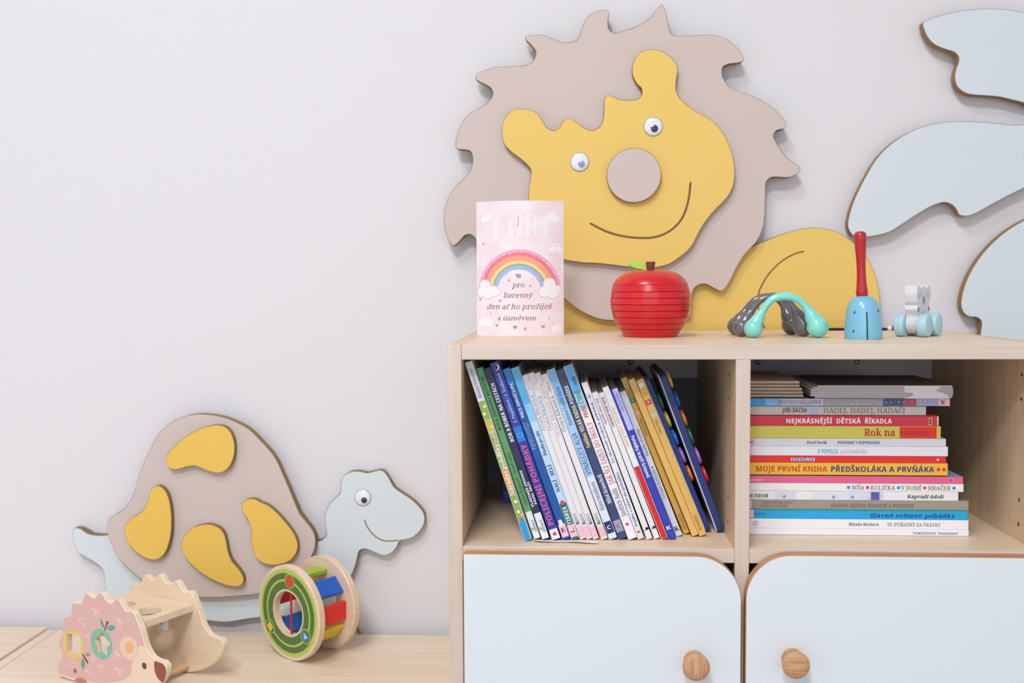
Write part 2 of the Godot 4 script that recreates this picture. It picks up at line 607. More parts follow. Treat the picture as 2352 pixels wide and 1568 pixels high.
func low_cabinets() -> void:
	var along := wood("#eedcc6", "#e4ceb4")
	var up := wood("#eedcc6", "#e4ceb4", true)
	var front := 0.012
	for c in [0, 1]:
		var xr := -0.0015 if c == 0 else -0.7272
		var xl := -0.7262 if c == 0 else -1.46
		var o := thing("low_cabinet", "low beech cabinet carrying the hedgehog and the drum roller" if c == 0 else "low beech cabinet in the corner with a raised lid board at its left", "cabinet", Vector3(xl, 0, 0))
		var w := xr - xl
		var hh := LOW_Y - FLOOR_Y
		var mid := (front - DEPTH) / 2
		var dep := front + DEPTH
		part("side_panel", [block(Vector3(T / 2, FLOOR_Y + hh / 2 - (T if c == 0 else 0.0) / 2, mid), Vector3(T, hh - (T if c == 0 else 0.0), dep - 0.002)), up], o)
		part("side_panel", [block(Vector3(w - T / 2, FLOOR_Y + hh / 2 - (T if c == 0 else 0.0) / 2, mid), Vector3(T, hh - (T if c == 0 else 0.0), dep - 0.002)), up], o)
		if c == 0:
			part("top_board", [block(Vector3(w / 2, LOW_Y - T / 2, mid), Vector3(w, T, dep)), along], o)
		else:
			part("top_board", [block(Vector3((w - T) / 2, LOW_Y + 0.004 - T / 2, mid), Vector3(w - T - 0.001, T, dep)), along], o)
		part("shelf_board", [block(Vector3(w / 2, FLOOR_Y + hh / 2, mid), Vector3(w - 2 * T, T, dep - 0.03)), along], o)
		part("bottom_board", [block(Vector3(w / 2, FLOOR_Y + 0.07, mid), Vector3(w - 2 * T, T, dep - 0.01)), along], o)
		part("back_panel", [block(Vector3(w / 2, FLOOR_Y + hh / 2, -DEPTH + 0.003), Vector3(w - 2 * T, hh - 0.05, 0.005), 0.0), mat("#c9bfb4", 0.6)], o)


# ------------------------------------------------------------------ boards on the wall
const TAUPE := "#d2c2bb"
const YELLOW := "#efca6c"
const PALE := "#d8e2e8"
const MDF := "#8f744c"


func eye(parent: Node, at: Vector3, pupil_at: Vector3, r: float, rp: float, pupil_hex: String) -> void:
	var s := Shape.new()
	s.lathe([Vector2(r, 0), Vector2(r * 0.99, 0.0012), Vector2(r * 0.9, 0.0024), Vector2(r * 0.6, 0.0034), Vector2(0, 0.0038)], 36)
	var e := part("eye", [s, mat("#eceef4", 0.15, 0.6)], parent)
	e.position = at
	e.rotation.x = PI / 2
	var q := Shape.new()
	q.lathe([Vector2(rp, 0), Vector2(rp * 0.95, 0.0014), Vector2(rp * 0.5, 0.0022), Vector2(0, 0.0024)], 24)
	var p := part("pupil", [q, mat(pupil_hex, 0.12, 0.6)], e)
	var d := pupil_at - at
	p.position = Vector3(d.x, 0.0030, -d.y)
	var g := Shape.new()
	g.lathe([Vector2(r * 1.06, 0), Vector2(r * 1.05, 0.0008), Vector2(r * 1.0, 0.0011)], 36)
	part("eye_ring", [g, mat("#8e98a8", 0.3)], e)


func groove(called: String, mm: Array, z: float, w: float, hex: String, parent: Node) -> void:
	var s := Shape.new()
	var pts := line3(mm, z - w * 0.7)
	var rr := []
	for q in pts: rr.append(w)
	s.tube(pts, rr, 10, true)
	part(called, [s, mat(hex, 0.7)], parent)


const MANE := [82.8, 477.4, 88.2, 480, 101.7, 480.8, 115.2, 479.5, 127.3, 473.9, 139.5, 468.9, 152.9, 467.3, 165.1, 470.3, 171.3, 480.3, 177.2, 497.4, 185.3, 509.2, 196, 515.6, 208.1, 518.3, 216.1, 517, 218, 512.5, 216.9, 501.9, 216.7, 491.3, 220.1, 484.7, 226.8, 481.6, 236.2, 482.5, 246.9, 486.3, 253.3, 487.5, 266.6, 493, 282.6, 502.8, 291.9, 514.2, 299.9, 523.5, 303.9, 524, 307.9, 517.3, 311.4, 502.7, 314.6, 485.5, 320, 476.7, 328, 475, 354.6, 475.3, 381.1, 475.3, 394.4, 472.7, 410.3, 465.3, 423.6, 453.2, 432.2, 441.1, 432.2, 433.2, 423.8, 429.9, 410.6, 428.8, 401.3, 424.5, 399, 416.6, 402.2, 404.6, 412.1, 392, 426.8, 385.7, 445.4, 378.3, 466.6, 367.4, 485.3, 353.8, 498.6, 338.8, 502.6, 330.3, 498.7, 324.5, 488.2, 322, 482.4, 316, 483.6, 308, 493.8, 290.6, 507.2, 275.8, 520.5, 266.3, 525.3, 258.3, 519.3, 251.7, 506.1, 246.5, 488.9, 247.5, 478.3, 246.5, 470.9, 238.9, 470, 224.2, 469.6, 205.5, 468.8, 181.4, 465.2, 162.6, 457.9, 146.5, 450, 136.4, 435.8, 120.7, 423.4, 99.6, 412.3, 77.1, 401.2, 64.4, 388.5, 68.7, 374.4, 75.8, 361.1, 73.1, 354.1, 62.5, 352.1, 41.9, 351.5, 29.1, 345.2, 22, 318.4, 17.1, 275.9, 14.4, 224.8, 16.9, 204.9, 18.9, 183.5, 26.8, 162.1, 39, 143.6, 54.1, 112.2, 75, 76.4, 83.7, 33.3, 86.1, 10.4, 99.1, 1.9, 122, -0.1, 147.2, -2.3, 154, -10.5, 159.5, -18.8, 156.9, -27.1, 147.9, -35.4, 141.4, -40.9, 143.3, -47.2, 154.3, -51.7, 172.1, -52.4, 191.3, -47.8, 213, -36, 234.7, -20.8, 249.5, -9.7, 261.6, -5, 273.7, -4.9, 287.2, -9.5, 295.4, -19.1, 297.4, -28.7, 298.4, -32.7, 305.2, -29.9, 321.4, -22.9, 338.8, -11.8, 353.5, 3.3, 362.7, 19.7, 372.4, 28.5, 383.9, 28.6, 391.9, 24, 398.2, 13.1, 404.2, 3.6, 409.2, 0.9, 414.6, 5, 420.5, 17.3, 425.6, 36.4, 429.9, 58.1, 430.8, 79.9, 431.8, 93.4, 437.2, 99.4, 448.3, 98.4, 456.3, 90.8, 465.8, 84.4, 472]
const FACE := [74.7, 360.4, 89.5, 358.6, 101.7, 352.6, 109.7, 341.8, 117.8, 329.7, 128.5, 325, 137.9, 329.4, 143.3, 338.7, 151.4, 344.2, 160.8, 340.6, 171.5, 332.4, 184.9, 324.8, 194.3, 324.7, 203.7, 331.2, 208.5, 343.1, 209.6, 361.7, 210.7, 374.9, 217.1, 379.6, 225.1, 376.8, 235.8, 372.4, 246.4, 371.7, 252.7, 371.6, 263.4, 372.8, 270, 380.6, 269.2, 389.9, 262, 397.9, 255.3, 411.2, 255.3, 427.1, 261.9, 441.5, 272.5, 449.2, 288.5, 451, 303, 447.3, 316.3, 437.9, 325.6, 425.9, 327, 415.3, 324.9, 399.6, 325, 386.4, 331.1, 373.1, 345.8, 359.7, 361.7, 348.9, 377.6, 340.2, 390.9, 328.6, 402.9, 311.3, 412.3, 290, 417.2, 271.4, 418.7, 252.8, 416.7, 234.3, 410.2, 219.7, 399.6, 206.5, 383.8, 190.6, 370.6, 173.4, 361.4, 157.4, 353.5, 141.4, 344.2, 129.4, 330.9, 118.8, 313.4, 107.8, 291, 103, 251.7, 103.9, 204.5, 109.8, 176.3, 111.4, 145.2, 116.6, 118.3, 126.6, 98.5, 145.1, 89.4, 174.1, 87.6, 213.5, 88.5, 235, 91.9, 259.1, 87.8, 267.2, 77.1, 278.1, 60.9, 290.3, 51.4, 299.8, 46.1, 310.6, 44.8, 326.7, 47.6, 341.3, 55.8, 353.2, 65.3, 359]
const LION_BODY := [333.8, 84.6, 379.8, 93, 418.6, 114.1, 457.1, 139.4, 470.5, 144.6, 490.7, 152.9, 515.6, 161.1, 540.3, 166, 557.1, 166.3, 577.1, 163.3, 595.5, 155.4, 613.8, 142.8, 634, 121.6, 645.7, 100.7, 654.4, 75.2, 659, 41.5, 661, 2.9, 660.5, -12.8, 656.5, -24.9, 646.1, -30.5, 630.8, -31.9, 602.8, -31.9, 553.7, -31.9, 476.2, -31.8, 362.8, -31.6, 241.2, -31.5, 169.3, -31.4, 125.9, -31.4, 97, -30.6, 79.6, -27.7, 68.7, -18.2, 63.7, 0.7, 63.8, 26.8, 75.6, 53.5, 111.8, 75, 205.3, 83.9]


func wall_lion() -> void:
	var o := thing("wall_lion", "yellow smiling lion board with big taupe mane on the wall above the bookcase", "wall decoration")
	var edge := mat(MDF, 0.7)
	var taupe := mat(TAUPE, 0.6)
	var yellow := mat(YELLOW, 0.6)
	var body := part("body", board(outline(LION_BODY), WALL_Z, WALL_Z + 0.015, yellow, edge), o)
	groove("paw_line", [535.1, 128.2, 521, 124.5, 506, 116.5, 491.1, 104.8, 477.8, 89.7, 467.9, 72.8, 463.3, 60.9, 462.3, 43.9, 465, 25.2, 472.7, 3.9], WALL_Z + 0.015, 0.0020, "#8a6238", body)
	part("mane", board(outline(MANE, 5), WALL_Z + 0.0152, WALL_Z + 0.030, taupe, edge), o)
	for q in [[0.12, 0.3], [0.36, 0.34], [0.2, 0.42], [0.05, 0.22]]:
		part("spacer", [block(Vector3(q[0], q[1], WALL_Z + 0.0076), Vector3(0.04, 0.04, 0.0152), 0.0), edge], o)
	var face := part("face", board(outline(FACE, 5), WALL_Z + 0.0302, WALL_Z + 0.042, yellow, edge), o)
	eye(face, Vector3(0.1704, 0.2735, -0.3924), Vector3(0.1733, 0.2702, -0.3924), 0.0147, 0.0056, "#8f9fb8")
	eye(face, Vector3(0.2885, 0.3287, -0.3924), Vector3(0.2901, 0.3252, -0.3924), 0.0147, 0.0060, "#2e3440")
	groove("smile_line", [188.3, 174.7, 201, 167.6, 218.6, 159.7, 239.7, 154, 264.2, 151, 288.7, 151.5, 309.7, 158.3, 327.1, 171.5, 338.9, 189.6, 345.7, 213.9, 348.4, 238.3], WALL_Z + 0.042, 0.0027, "#7d5a3c", face)
	var nose_at := Vector3(0.2570, 0.2504, -0.3924)
	part("nose", board(circle(Vector2(nose_at.x, nose_at.y), 0.0434, 64), WALL_Z + 0.0422, WALL_Z + 0.052, taupe, edge), o)


const TURTLE_BODY := [-699.5, -339.1, -693.3, -338.3, -687.2, -339.8, -675.9, -347.3, -662.9, -350.6, -641.3, -350, -584.4, -339.6, -484.7, -312.3, -371.3, -318.9, -304.3, -355.8, -273.1, -357, -263, -351, -259.1, -345.3, -260.6, -331.7, -261.6, -319.1, -259.8, -306.5, -252.2, -291.8, -240.5, -280.2, -234.6, -273.9, -233.6, -262.4, -230.7, -248.8, -223.2, -241.5, -212.7, -237.3, -200.2, -237.2, -187.7, -239.8, -177.3, -237.1, -164.8, -234.9, -157.6, -239, -150.4, -249.4, -142.2, -263.9, -127.8, -274.2, -111.3, -285.5, -98, -299, -91.8, -309.3, -90.9, -319.8, -94.1, -330.2, -103.6, -342.8, -116.1, -351.3, -131.8, -354.6, -136, -358.8, -139.2, -366.2, -147.7, -375.7, -158.2, -380.6, -168.6, -379.1, -181.1, -373.9, -191.5, -369.9, -197.8, -370.3, -203.7, -374.2, -206.8, -385.8, -211.8, -402.6, -217.2, -415.3, -225.2, -433.8, -227.9, -463.9, -221.5, -490.2, -210.5, -509.6, -203.9, -523.1, -200.4, -544.3, -254.6, -549.7, -307.4, -546, -314.4, -510.4, -332.9, -488, -395, -492.7, -433.9, -499.3, -469.7, -496.8, -511.5, -489.8, -545.9, -487.2, -564.1, -510.3, -570.3, -544.9, -605.1, -550.8, -646.7, -548.4, -650.4, -511.6, -649.5, -481, -647.1, -447.4, -648, -423.8, -650.7, -410.8, -661.9, -399.6, -677.9, -390.6, -693, -380.9, -700.3, -365.7, -702.1, -347.5]
const SHELL := [-633.1, -330.5, -628.9, -317.8, -618.4, -310.1, -604.1, -301.1, -592.2, -287.1, -583.5, -268.1, -578.5, -251.7, -572.9, -234.1, -563.5, -213.9, -548.8, -186.2, -535.6, -167.4, -514.9, -151.1, -491.9, -141.8, -471.6, -138.7, -459, -139, -433.8, -142.1, -408.8, -150.8, -383.9, -164.4, -364.1, -184.2, -346.2, -204.1, -336.1, -220.6, -327.3, -241.2, -319.3, -259.8, -310.3, -282.6, -300.2, -306.4, -288, -321.9, -277.8, -336.4, -274.4, -348.8, -275.1, -363.4, -280.3, -377, -293.2, -396.3, -316, -418.9, -346.1, -435.7, -374, -444.3, -414.8, -449.4, -453, -451.7, -478.5, -451.2, -504, -448, -542.2, -438.8, -565, -428.9, -575.1, -422.7, -590.2, -410.1, -605.3, -396.3, -617.8, -381.2, -627.5, -360.9, -632.3, -346.2]


func wall_turtle() -> void:
	var o := thing("wall_turtle", "pale blue smiling turtle board with taupe shell and yellow spots on the wall", "wall decoration")
	var edge := mat(MDF, 0.7)
	var body := part("body", board(outline(TURTLE_BODY), WALL_Z + 0.004, WALL_Z + 0.018, mat(PALE, 0.6), edge), o)
	part("spacer", [block(Vector3(-0.42, -0.35, WALL_Z + 0.002), Vector3(0.2, 0.06, 0.004), 0.0), edge], o)
	eye(body, Vector3(-0.1958, -0.2822, -0.4164), Vector3(-0.1931, -0.2857, -0.4164), 0.0135, 0.0052, "#1c1818")
	groove("smile_line", [-193.6, -320.6, -189.9, -330, -183.8, -339.4, -174.5, -348.7, -164.1, -354.3, -151.6, -355.8, -137, -354.6], WALL_Z + 0.018, 0.0018, "#8a7a4c", body)
	var shell := part("shell", board(outline(SHELL), WALL_Z + 0.0182, WALL_Z + 0.034, mat(TAUPE, 0.6), edge), o)
	for s in [[-524.3, -214.2, -518.9, -201.7, -503.5, -186.7, -483, -171.7, -460.1, -160.5, -437.4, -155.4, -422.4, -157.9, -412.6, -166.5, -406.6, -181.3, -405.7, -198.7, -409.8, -216.1, -418.9, -229.8, -431.6, -236.1, -446.6, -234.9, -461.6, -228.8, -474.1, -224.6, -486.7, -225.7, -499.4, -229.5, -510.8, -231, -519.5, -226.6], [-552.2, -269.3, -546.9, -261.7, -538, -258.4, -529.2, -262.9, -521.9, -274.1, -517.3, -294, -516.2, -319.1, -518.5, -344.2, -525.4, -366.9, -534.6, -379.6, -546.2, -384.8, -561.4, -382.4, -576.4, -373.7, -588.8, -361.3, -596.1, -347.5, -597.6, -334.9, -594.2, -323.5, -585.1, -313.4, -572.1, -305.8, -563.1, -298.2, -557.7, -286.8], [-500.6, -359.1, -497, -346.5, -486.6, -333.9, -471.3, -325.7, -453.6, -323.1, -438.5, -327.2, -428.6, -335.8, -423.8, -348.3, -420.5, -368.3, -414.5, -384.6, -403.4, -398.3, -396.1, -409.5, -394.5, -419.5, -400.2, -427.1, -412.9, -429, -430.5, -425, -450.5, -416.4, -470.5, -404.1, -487.9, -387.9, -497.6, -372.9], [-395.8, -293.1, -393.7, -285.6, -384.8, -280, -372.3, -280, -364.5, -284.6, -350, -290.7, -333.7, -305, -317.4, -323.5, -306.3, -339.9, -301.3, -354.4, -302.6, -366.8, -310, -379.3, -322.7, -387.8, -339.4, -391.5, -356, -390.2, -370.4, -382.1, -376.8, -367.6, -380.6, -350.4, -379.5, -332.9, -385.5, -315.5, -392.8, -305.5]]:
		part("spot", board(outline(s), WALL_Z + 0.0342, WALL_Z + 0.046, mat("#ecc35a", 0.6), edge), shell)


func wall_leaf_boards() -> void:
	var edge := mat("#9a774e", 0.7)
	var specs := [
		["pale blue wavy wall board in the upper right corner, highest of three", [715.6, 489, 725, 494.5, 741.7, 499.6, 768.5, 505.5, 802, 508.6, 828.7, 508.7, 855.5, 505.5, 871.9, 501.8, 902.4, 493.8, 929.5, 473, 940.4, 432.4, 931.4, 391.9, 912.1, 361.7, 892.3, 351.8, 875, 360.6, 858.5, 365.2, 838.3, 370.3, 818.1, 372.7, 797.9, 374.3, 784.4, 377.3, 772.4, 386, 767.1, 398, 767.6, 411.6, 772.3, 426.8, 771.5, 435.3, 764.6, 442.2, 749.4, 447.6, 734.1, 454.7, 722.8, 466.8, 717.5, 478.7], Vector2(0.826, 0.445)],
		["long pale blue leaf shaped wall board above the red handled bell", [602.3, 169.4, 605.5, 190.2, 613.8, 214.4, 628.7, 245.4, 647.1, 276.3, 670.6, 300.1, 697.5, 317, 724.5, 326.9, 754.8, 332.3, 785.2, 332.9, 819, 330.4, 845.9, 327.3, 862.7, 325.7, 875.8, 326.9, 906.2, 331.2, 936.4, 324, 950.4, 296.6, 937.9, 262.6, 908.2, 242.4, 878, 226.3, 848.4, 211.5, 821.7, 196.9, 801.6, 185.7, 788.1, 182.4, 777.9, 184.6, 773.7, 192.2, 767.4, 199.8, 757.2, 204.4, 747, 203.5, 730.1, 196.7, 706.5, 182.4, 686.3, 168.7, 669.3, 158.4, 652.3, 153.4, 635.2, 150.7, 618, 151.2, 608.4, 155.4], Vector2(0.782, 0.258)],
		["pale blue rounded wall board behind the koala toy, lowest of three", [879.1, 174.7, 852.9, 158.7, 829.6, 138.2, 809.8, 114.1, 795, 88.1, 786.3, 63.8, 783.3, 43, 786.9, 29, 796.3, 21.3, 808.2, 20.2, 815.9, 13.2, 814.9, -6, 811.3, -33.9, 809.8, -62, 881.5, -69, 959.2, -62, 977.7, 7.6, 971.7, 111.3, 943.4, 173.5, 909.5, 185.8], Vector2(0.855, 0.068)]]
	for s in specs:
		var o := thing("wall_board", s[0], "wall decoration", Vector3.ZERO, 0.0, "pale blue boards on the wall at the right")
		part("panel", board(outline(s[1]), WALL_Z + 0.010, WALL_Z + 0.026, mat(PALE, 0.6), edge), o)
		var c: Vector2 = s[2]
		part("spacer", [block(Vector3(c.x, c.y, WALL_Z + 0.005), Vector3(0.06, 0.04, 0.0102), 0.0), edge], o)


# ------------------------------------------------------------------ books
# A book's own frame: x across the spine, y along it, the spine at z = 0, the pages behind it.
# bands: [from, to, colour]; texts: [string, font, from, to, cap height as a share of the spine, offset as a share, colour, slant]
# (from > to reads down the spine; font < 0 stands upright across the spine)
func book(called: String, label: String, group: String, length: float, thick: float, depth: float, hex: String, bands: Array, texts: Array, hard := true, cover_hex := "") -> Node3D:
	var o := thing(called, label, "book", Vector3.ZERO, 0.0, group)
	var m := mat(hex, 0.34)
	var bm := mat(cover_hex if cover_hex else hex, 0.34)
	var wall := 0.0014 if hard else 0.0005
	var ch := 0.0007
	var sp := block(Vector3(thick / 2, length / 2, -wall), Vector3(thick, length, wall * 2), minf(ch, wall * 0.8))
	var co := Shape.new()
	for x in [wall / 2, thick - wall / 2]:
		co.box(Vector3(x, length / 2, -depth / 2 - wall / 2), Vector3(wall, length, depth - wall), wall * 0.3)
	part("cover", [sp, m, co, bm], o)
	var inset := 0.0026 if hard else 0.0004
	part("page_block", [block(Vector3(thick / 2, length / 2, -depth / 2 - wall + inset * 0.3), Vector3(thick - wall * 2.02, length - inset * 2, depth - wall * 2 - inset), 0.0003), mat("#dcd8ce", 0.85)], o)
	var edge := minf(0.0007, wall * 0.8)
	var layer := 0.00004
	for b in bands:
		layer += 0.000015
		var y0: float = clampf(minf(b[0], b[1]) / 1000.0, 0.0, length)
		var y1: float = clampf(maxf(b[0], b[1]) / 1000.0, 0.0, length)
		y0 = maxf(y0, edge); y1 = minf(y1, length - edge)
		var xa: float = edge if b.size() < 5 else thick * b[3]
		var xb: float = thick - edge if b.size() < 5 else thick * b[4]
		var s := Shape.new()
		s.quad(Vector3(xa, y0, layer), Vector3(xb, y0, layer), Vector3(xb, y1, layer), Vector3(xa, y1, layer), Vector3(0, 0, 1))
		part("printed_band", [s, mat(b[2], 0.34)], o)
	for t in texts:
		var a: float = t[2] / 1000.0
		var b: float = t[3] / 1000.0
		var cap: float = thick * t[4]
		var cx: float = thick * (0.5 + t[5])
		var mid := (a + b) / 2
		var dir := 1.0 if b > a else -1.0
		var font: int = t[1]
		var slant: float = t[7] if t.size() > 7 else 0.0
		var s: Shape
		if font < 0:
			s = letters(t[0], -font, absf(b - a), cap, func(x, y): return Vector3(cx + x, mid + y, 0.00030))
		else:
			s = letters(t[0], font, absf(b - a), cap, func(x, y): return Vector3(cx - y * dir, mid + x * dir, 0.00030), slant)
		part("lettering", [s, mat(t[6], 0.5)], o)
	return o


func dot(parent: Node, s_mm: float, x: float, r: float, hex: String, called := "printed_dot", z := 0.00010) -> void:
	var p := Shape.new()
	p.sheet(circle(Vector2(x, s_mm / 1000.0), r, 20), z + 0.00010, [], Vector3(0, 0, 1))
	part(called, [p, mat(hex, 0.4)], parent)


func lean(place: Array, called: String, label: String, length_unused: float, hex: String, bands: Array, texts: Array, hard := true, depth := 0.165) -> Node3D:
	var o := book(called, label, "books leaning in the left bay", place[2], place[4], depth, hex, bands, texts, hard)
	o.position = Vector3(place[0], SHELF_Y + 0.0002, place[1])
	o.rotation.z = deg_to_rad(place[3])
	return o


func leaning_books() -> void:
	var b: Node3D
	b = lean([0.0957, -0.0276, 0.2441, 18.20, 0.0096], "hardcover_book", "leaning book with white and floral green spine, first at the left end of the row", 0, "#dfe0ec", [[190.3, 25.6, "#8fb050"], [165.6, 146.8, "#c9bf58"], [146.8, 128.0, "#9db45c"], [97.3, 68.3, "#dca24c"], [25.6, -0.3, "#2a9ce0"]], [["Martina Drijverová", 2, 194.3, 233.9, 0.45, 0.0, "#6a6490", 0.25], ["Národní pohádky", 3, 61.5, 132.3, 0.55, 0.0, "#f6f4f0", 0.15], ["pro malé děti", 2, 134.0, 150.2, 0.45, 0.0, "#f6f4f0", 0.2]])
	for q in [[182.7, 182.7, 0.6, "#e6e29a"], [173.3, 165.6, 0.3, "#f0ec9c"], [155.3, 157.0, 0.65, "#e8d850"], [138.3, 131.4, 0.4, "#d86a4a"], [52.9, 52.9, 0.5, "#f4f2e6"], [39.3, 37.6, 0.45, "#f2ecec"], [34.1, 32.4, 0.75, "#e8b8c4"], [28.2, 20.5, 0.5, "#2a8ad8"], [117.8, 121.2, 0.3, "#dcd870"]]:
		dot(b, q[0], q[2] * 0.0104, 0.0021, q[3], "printed_flower")
	b = lean([0.1075, -0.0366, 0.2353, 18.56, 0.0094], "hardcover_book", "leaning leaf green book with dark title and white foot, second from the left end", 0, "#63a060", [[37.4, 0.0, "#eceaf0"]], [["BYLA JEDNOU KOŤATA", 1, 150.1, 222.4, 0.42, 0.0, "#1f4428"], ["Ljuba Štíplová – Josef Váňa", 0, 47.3, 118.3, 0.4, 0.0, "#1f4428"], ["albert", 0, 9.8, 25.3, 0.42, 0.12, "#4a5a9a"]])
	dot(b, 14.0, 0.0028, 0.0019, "#b8c83c")
	b = lean([0.1181, -0.0350, 0.2356, 18.69, 0.0105], "hardcover_book", "leaning dark navy book with bold white capitals, between the green and the moon books", 0, "#2d2c52", [[35.8, 0.0, "#eceaf0"]], [["BOB A BOBEK NA CESTÁCH", 1, 134.2, 214.1, 0.46, 0.0, "#f2f2f6"], ["VLADIMÍR JIRÁNEK", 1, 44.7, 95.5, 0.30, -0.22, "#f2f2f6"], ["PAVEL ŠRUT", 1, 47.3, 78.3, 0.30, 0.24, "#f2f2f6"], ["albert", 0, 9.5, 25.8, 0.42, 0.1, "#4a5a9a"]])
	dot(b, 15.0, 0.0028, 0.0019, "#b8c83c")
	b = lean([0.1311, -0.0323, 0.2441, 19.09, 0.0120], "hardcover_book", "leaning indigo book with a yellow crescent moon and pink capitals on its spine", 0, "#303e9e", [[14.3, 0.0, "#f0eef2"], [155.6, 135.0, "#2a78cc"]], [["Z. Pospíšilová / Z. Študlarová", 1, 160.8, 227.8, 0.34, 0.0, "#b4bcf2"], ["POLICEJNÍ POHÁDKY", 1, 19.8, 130.7, 0.56, 0.0, "#f2588e"]])
	var moon := Shape.new()
	for piece in Geometry2D.clip_polygons(circle(Vector2(0.0062, 0.2365), 0.0040, 32), circle(Vector2(0.0044, 0.2372), 0.0036, 32)):
		moon.sheet(piece, 0.0002, [], Vector3(0, 0, 1))
	part("printed_moon", [moon, mat("#f2e6a4", 0.4)], b)
	dot(b, 143.5, 0.0062, 0.0034, "#46b4f4")
	dot(b, 143.5, 0.0062, 0.0020, "#2b60b8", "printed_dot", 0.00014)
	dot(b, 7.5, 0.0062, 0.0024, "#d8384a")
	b = lean([0.1448, -0.0360, 0.2355, 19.27, 0.0105], "hardcover_book", "leaning royal blue book with white serif author line and pink E sticker", 0, "#1857a6", [[20.7, 3.1, "#f6c8d2"], [238.5, 214.0, "#2f7fc4"]], [["Karel Jaromír Erben", 3, 214.8, 167.4, 0.42, 0.0, "#e6eef8"], ["Zlatovláska", 2, 160.5, 123.4, 0.62, 0.0, "#86aed2", 0.25], ["E", -3, 9.5, 15.2, 0.5, 0.0, "#1c1a1e"]])
	for q in [-1.0, 1.0]: dot(b, 22.5 + q * 1.6, 0.0050, 0.0026, "#eef2f6", "printed_dot", 0.0001 + q * 0.00001)
	b = lean([0.1565, -0.0365, 0.2365, 19.37, 0.0102], "hardcover_book", "leaning sky blue book fading to pale blue, with a green label near its foot", 0, "#bfdcf6", [[239.6, 186.4, "#5cb6ee"], [186.4, 162.3, "#8fcaf2"], [49.7, 19.9, "#0f6c52"], [19.9, 3.1, "#f6c0ca"], [3.1, 0.0, "#0f6c52"]], [["Říkadla pro děti", 3, 115.7, 149.3, 0.38, 0.0, "#1d2a6a"], ["HALÍ - BELÍ", 3, 65.3, 102.7, 0.48, 0.0, "#1d2a6a"], ["TIRREX", 1, 20.4, 44.9, 0.55, 0.0, "#f2f4f2"], ["L", 0, 9.5, 14.7, 0.5, 0.0, "#3a3030"]])
	dot(b, 50.5, 0.0051, 0.0030, "#c8506e")
	var series := [
		[[0.1676, -0.0389, 0.2268, 19.38, 0.0078], "JARO", "#b0a0b0", "#8d8d9c", "leaning slim white rhyme book with grey title, first of the four matching spines", [150.2, 199.2, 203.8, 217.3, 19.4, 35.3, 17.1, 2.6]],
		[[0.1760, -0.0392, 0.2293, 19.34, 0.0078], "LÉTO", "#8a9ac0", "#7488b4", "leaning slim white rhyme book with blue grey title, second of the four matching spines", [150.2, 197.4, 203.7, 217.2, 19.4, 35.3, 17.1, 2.6]],
		[[0.1846, -0.0395, 0.2294, 19.39, 0.0076], "PODZIM", "#c89aa4", "#d0aab0", "leaning slim white rhyme book with faded pink title, third of the four matching spines", [143.3, 189.6, 191.7, 215.5, 19.4, 35.3, 17.1, 2.6]],
		[[0.1952, -0.0385, 0.2286, 19.96, 0.0085], "ZIMA", "#a04a5e", "#6c7c90", "leaning slim white rhyme book with dark red last word, fourth of the four matching spines", [149.6, 198.8, 202.9, 217.3, 19.8, 35.7, 17.5, 3.0]]]
	for s in series:
		var v: Array = s[5]
		b = lean(s[0], "paperback_book", s[4], 0, "#e9e5e8", [[v[6], v[7], "#f4bec8"]], [["ČESKÁ ŘÍKADLA", 2, v[0], v[1], 0.48, 0.0, s[3]], ["– " + s[1], 2, v[2] - 2.0, v[3], 0.48, 0.0, s[2]], ["LIBREX", 2, v[4], v[5], 0.42, 0.0, "#5a6672"], ["L", 0, v[6] + 4.0, v[6] + 9.0, 0.5, 0.0, "#4a3a3c"]], false)
	b = lean([0.2054, -0.0389, 0.2349, 20.20, 0.0108], "hardcover_book", "leaning light blue book with thin scrawled capitals and a navy square at its foot", 0, "#dde8f6", [[238.9, 86.6, "#a4cef4"], [238.9, 187.2, "#84bef0"], [24.0, 8.0, "#242c68"]], [["Ilustrace Luděk Bárta", 2, 157.7, 210.6, 0.42, 0.0, "#24305e"], ["VYNÁLEZCE ALVA", 0, 89.2, 147.3, 0.62, 0.0, "#3a4c74", 0.1], ["Klára Smolíková", 2, 39.8, 78.8, 0.46, 0.0, "#28304e"], ["C", -1, 13.5, 18.4, 0.45, 0.0, "#f0f0f4"]])
	b = lean([0.2180, -0.0400, 0.2351, 20.38, 0.0110], "hardcover_book", "leaning slate navy book with white and yellow bold title and a grey foot band", 0, "#3a4674", [[25.6, 9.6, "#98a4c6"]], [["Františkova", 1, 127.2, 146.5, 0.46, 0.0, "#f0e070"], ["VELKÁ KNIHA", 1, 148.8, 185.6, 0.48, 0.0, "#f2e6a8"], ["POHÁDEK", 1, 187.7, 212.5, 0.46, 0.0, "#eceef6"], ["Miloš Kratochvíl", 3, 49.0, 89.0, 0.46, 0.0, "#f2f2f6"], ["C", -1, 15.1, 20.3, 0.45, 0.0, "#d83a48"]])
	b = lean([0.2303, -0.0385, 0.2406, 20.49, 0.0115], "hardcover_book", "leaning white book with sky blue head, rainbow lettering and crimson serif capitals", 0, "#f0eef2", [[244.1, 202.4, "#58b4ee"], [202.4, 179.0, "#acd6f4"]], [["s Broučky", 1, 211.6, 225.0, 0.4, 0.1, "#5a3a9a", 0.2], ["ČTENÍ", 1, 188.0, 205.9, 0.5, 0.0, "#2a9a62"], ["PRVNÍ", 1, 169.1, 185.9, 0.5, 0.0, "#d8433a"], ["JAK ŠLI ZAJÍCI DO ŠKOLY", 2, 76.4, 162.4, 0.56, 0.0, "#c42c50"], ["Jindřich Balík", 2, 31.3, 70.3, 0.52, 0.0, "#4c4a54"]])
	dot(b, 20.5, 0.0056, 0.0020, "#d83a44")
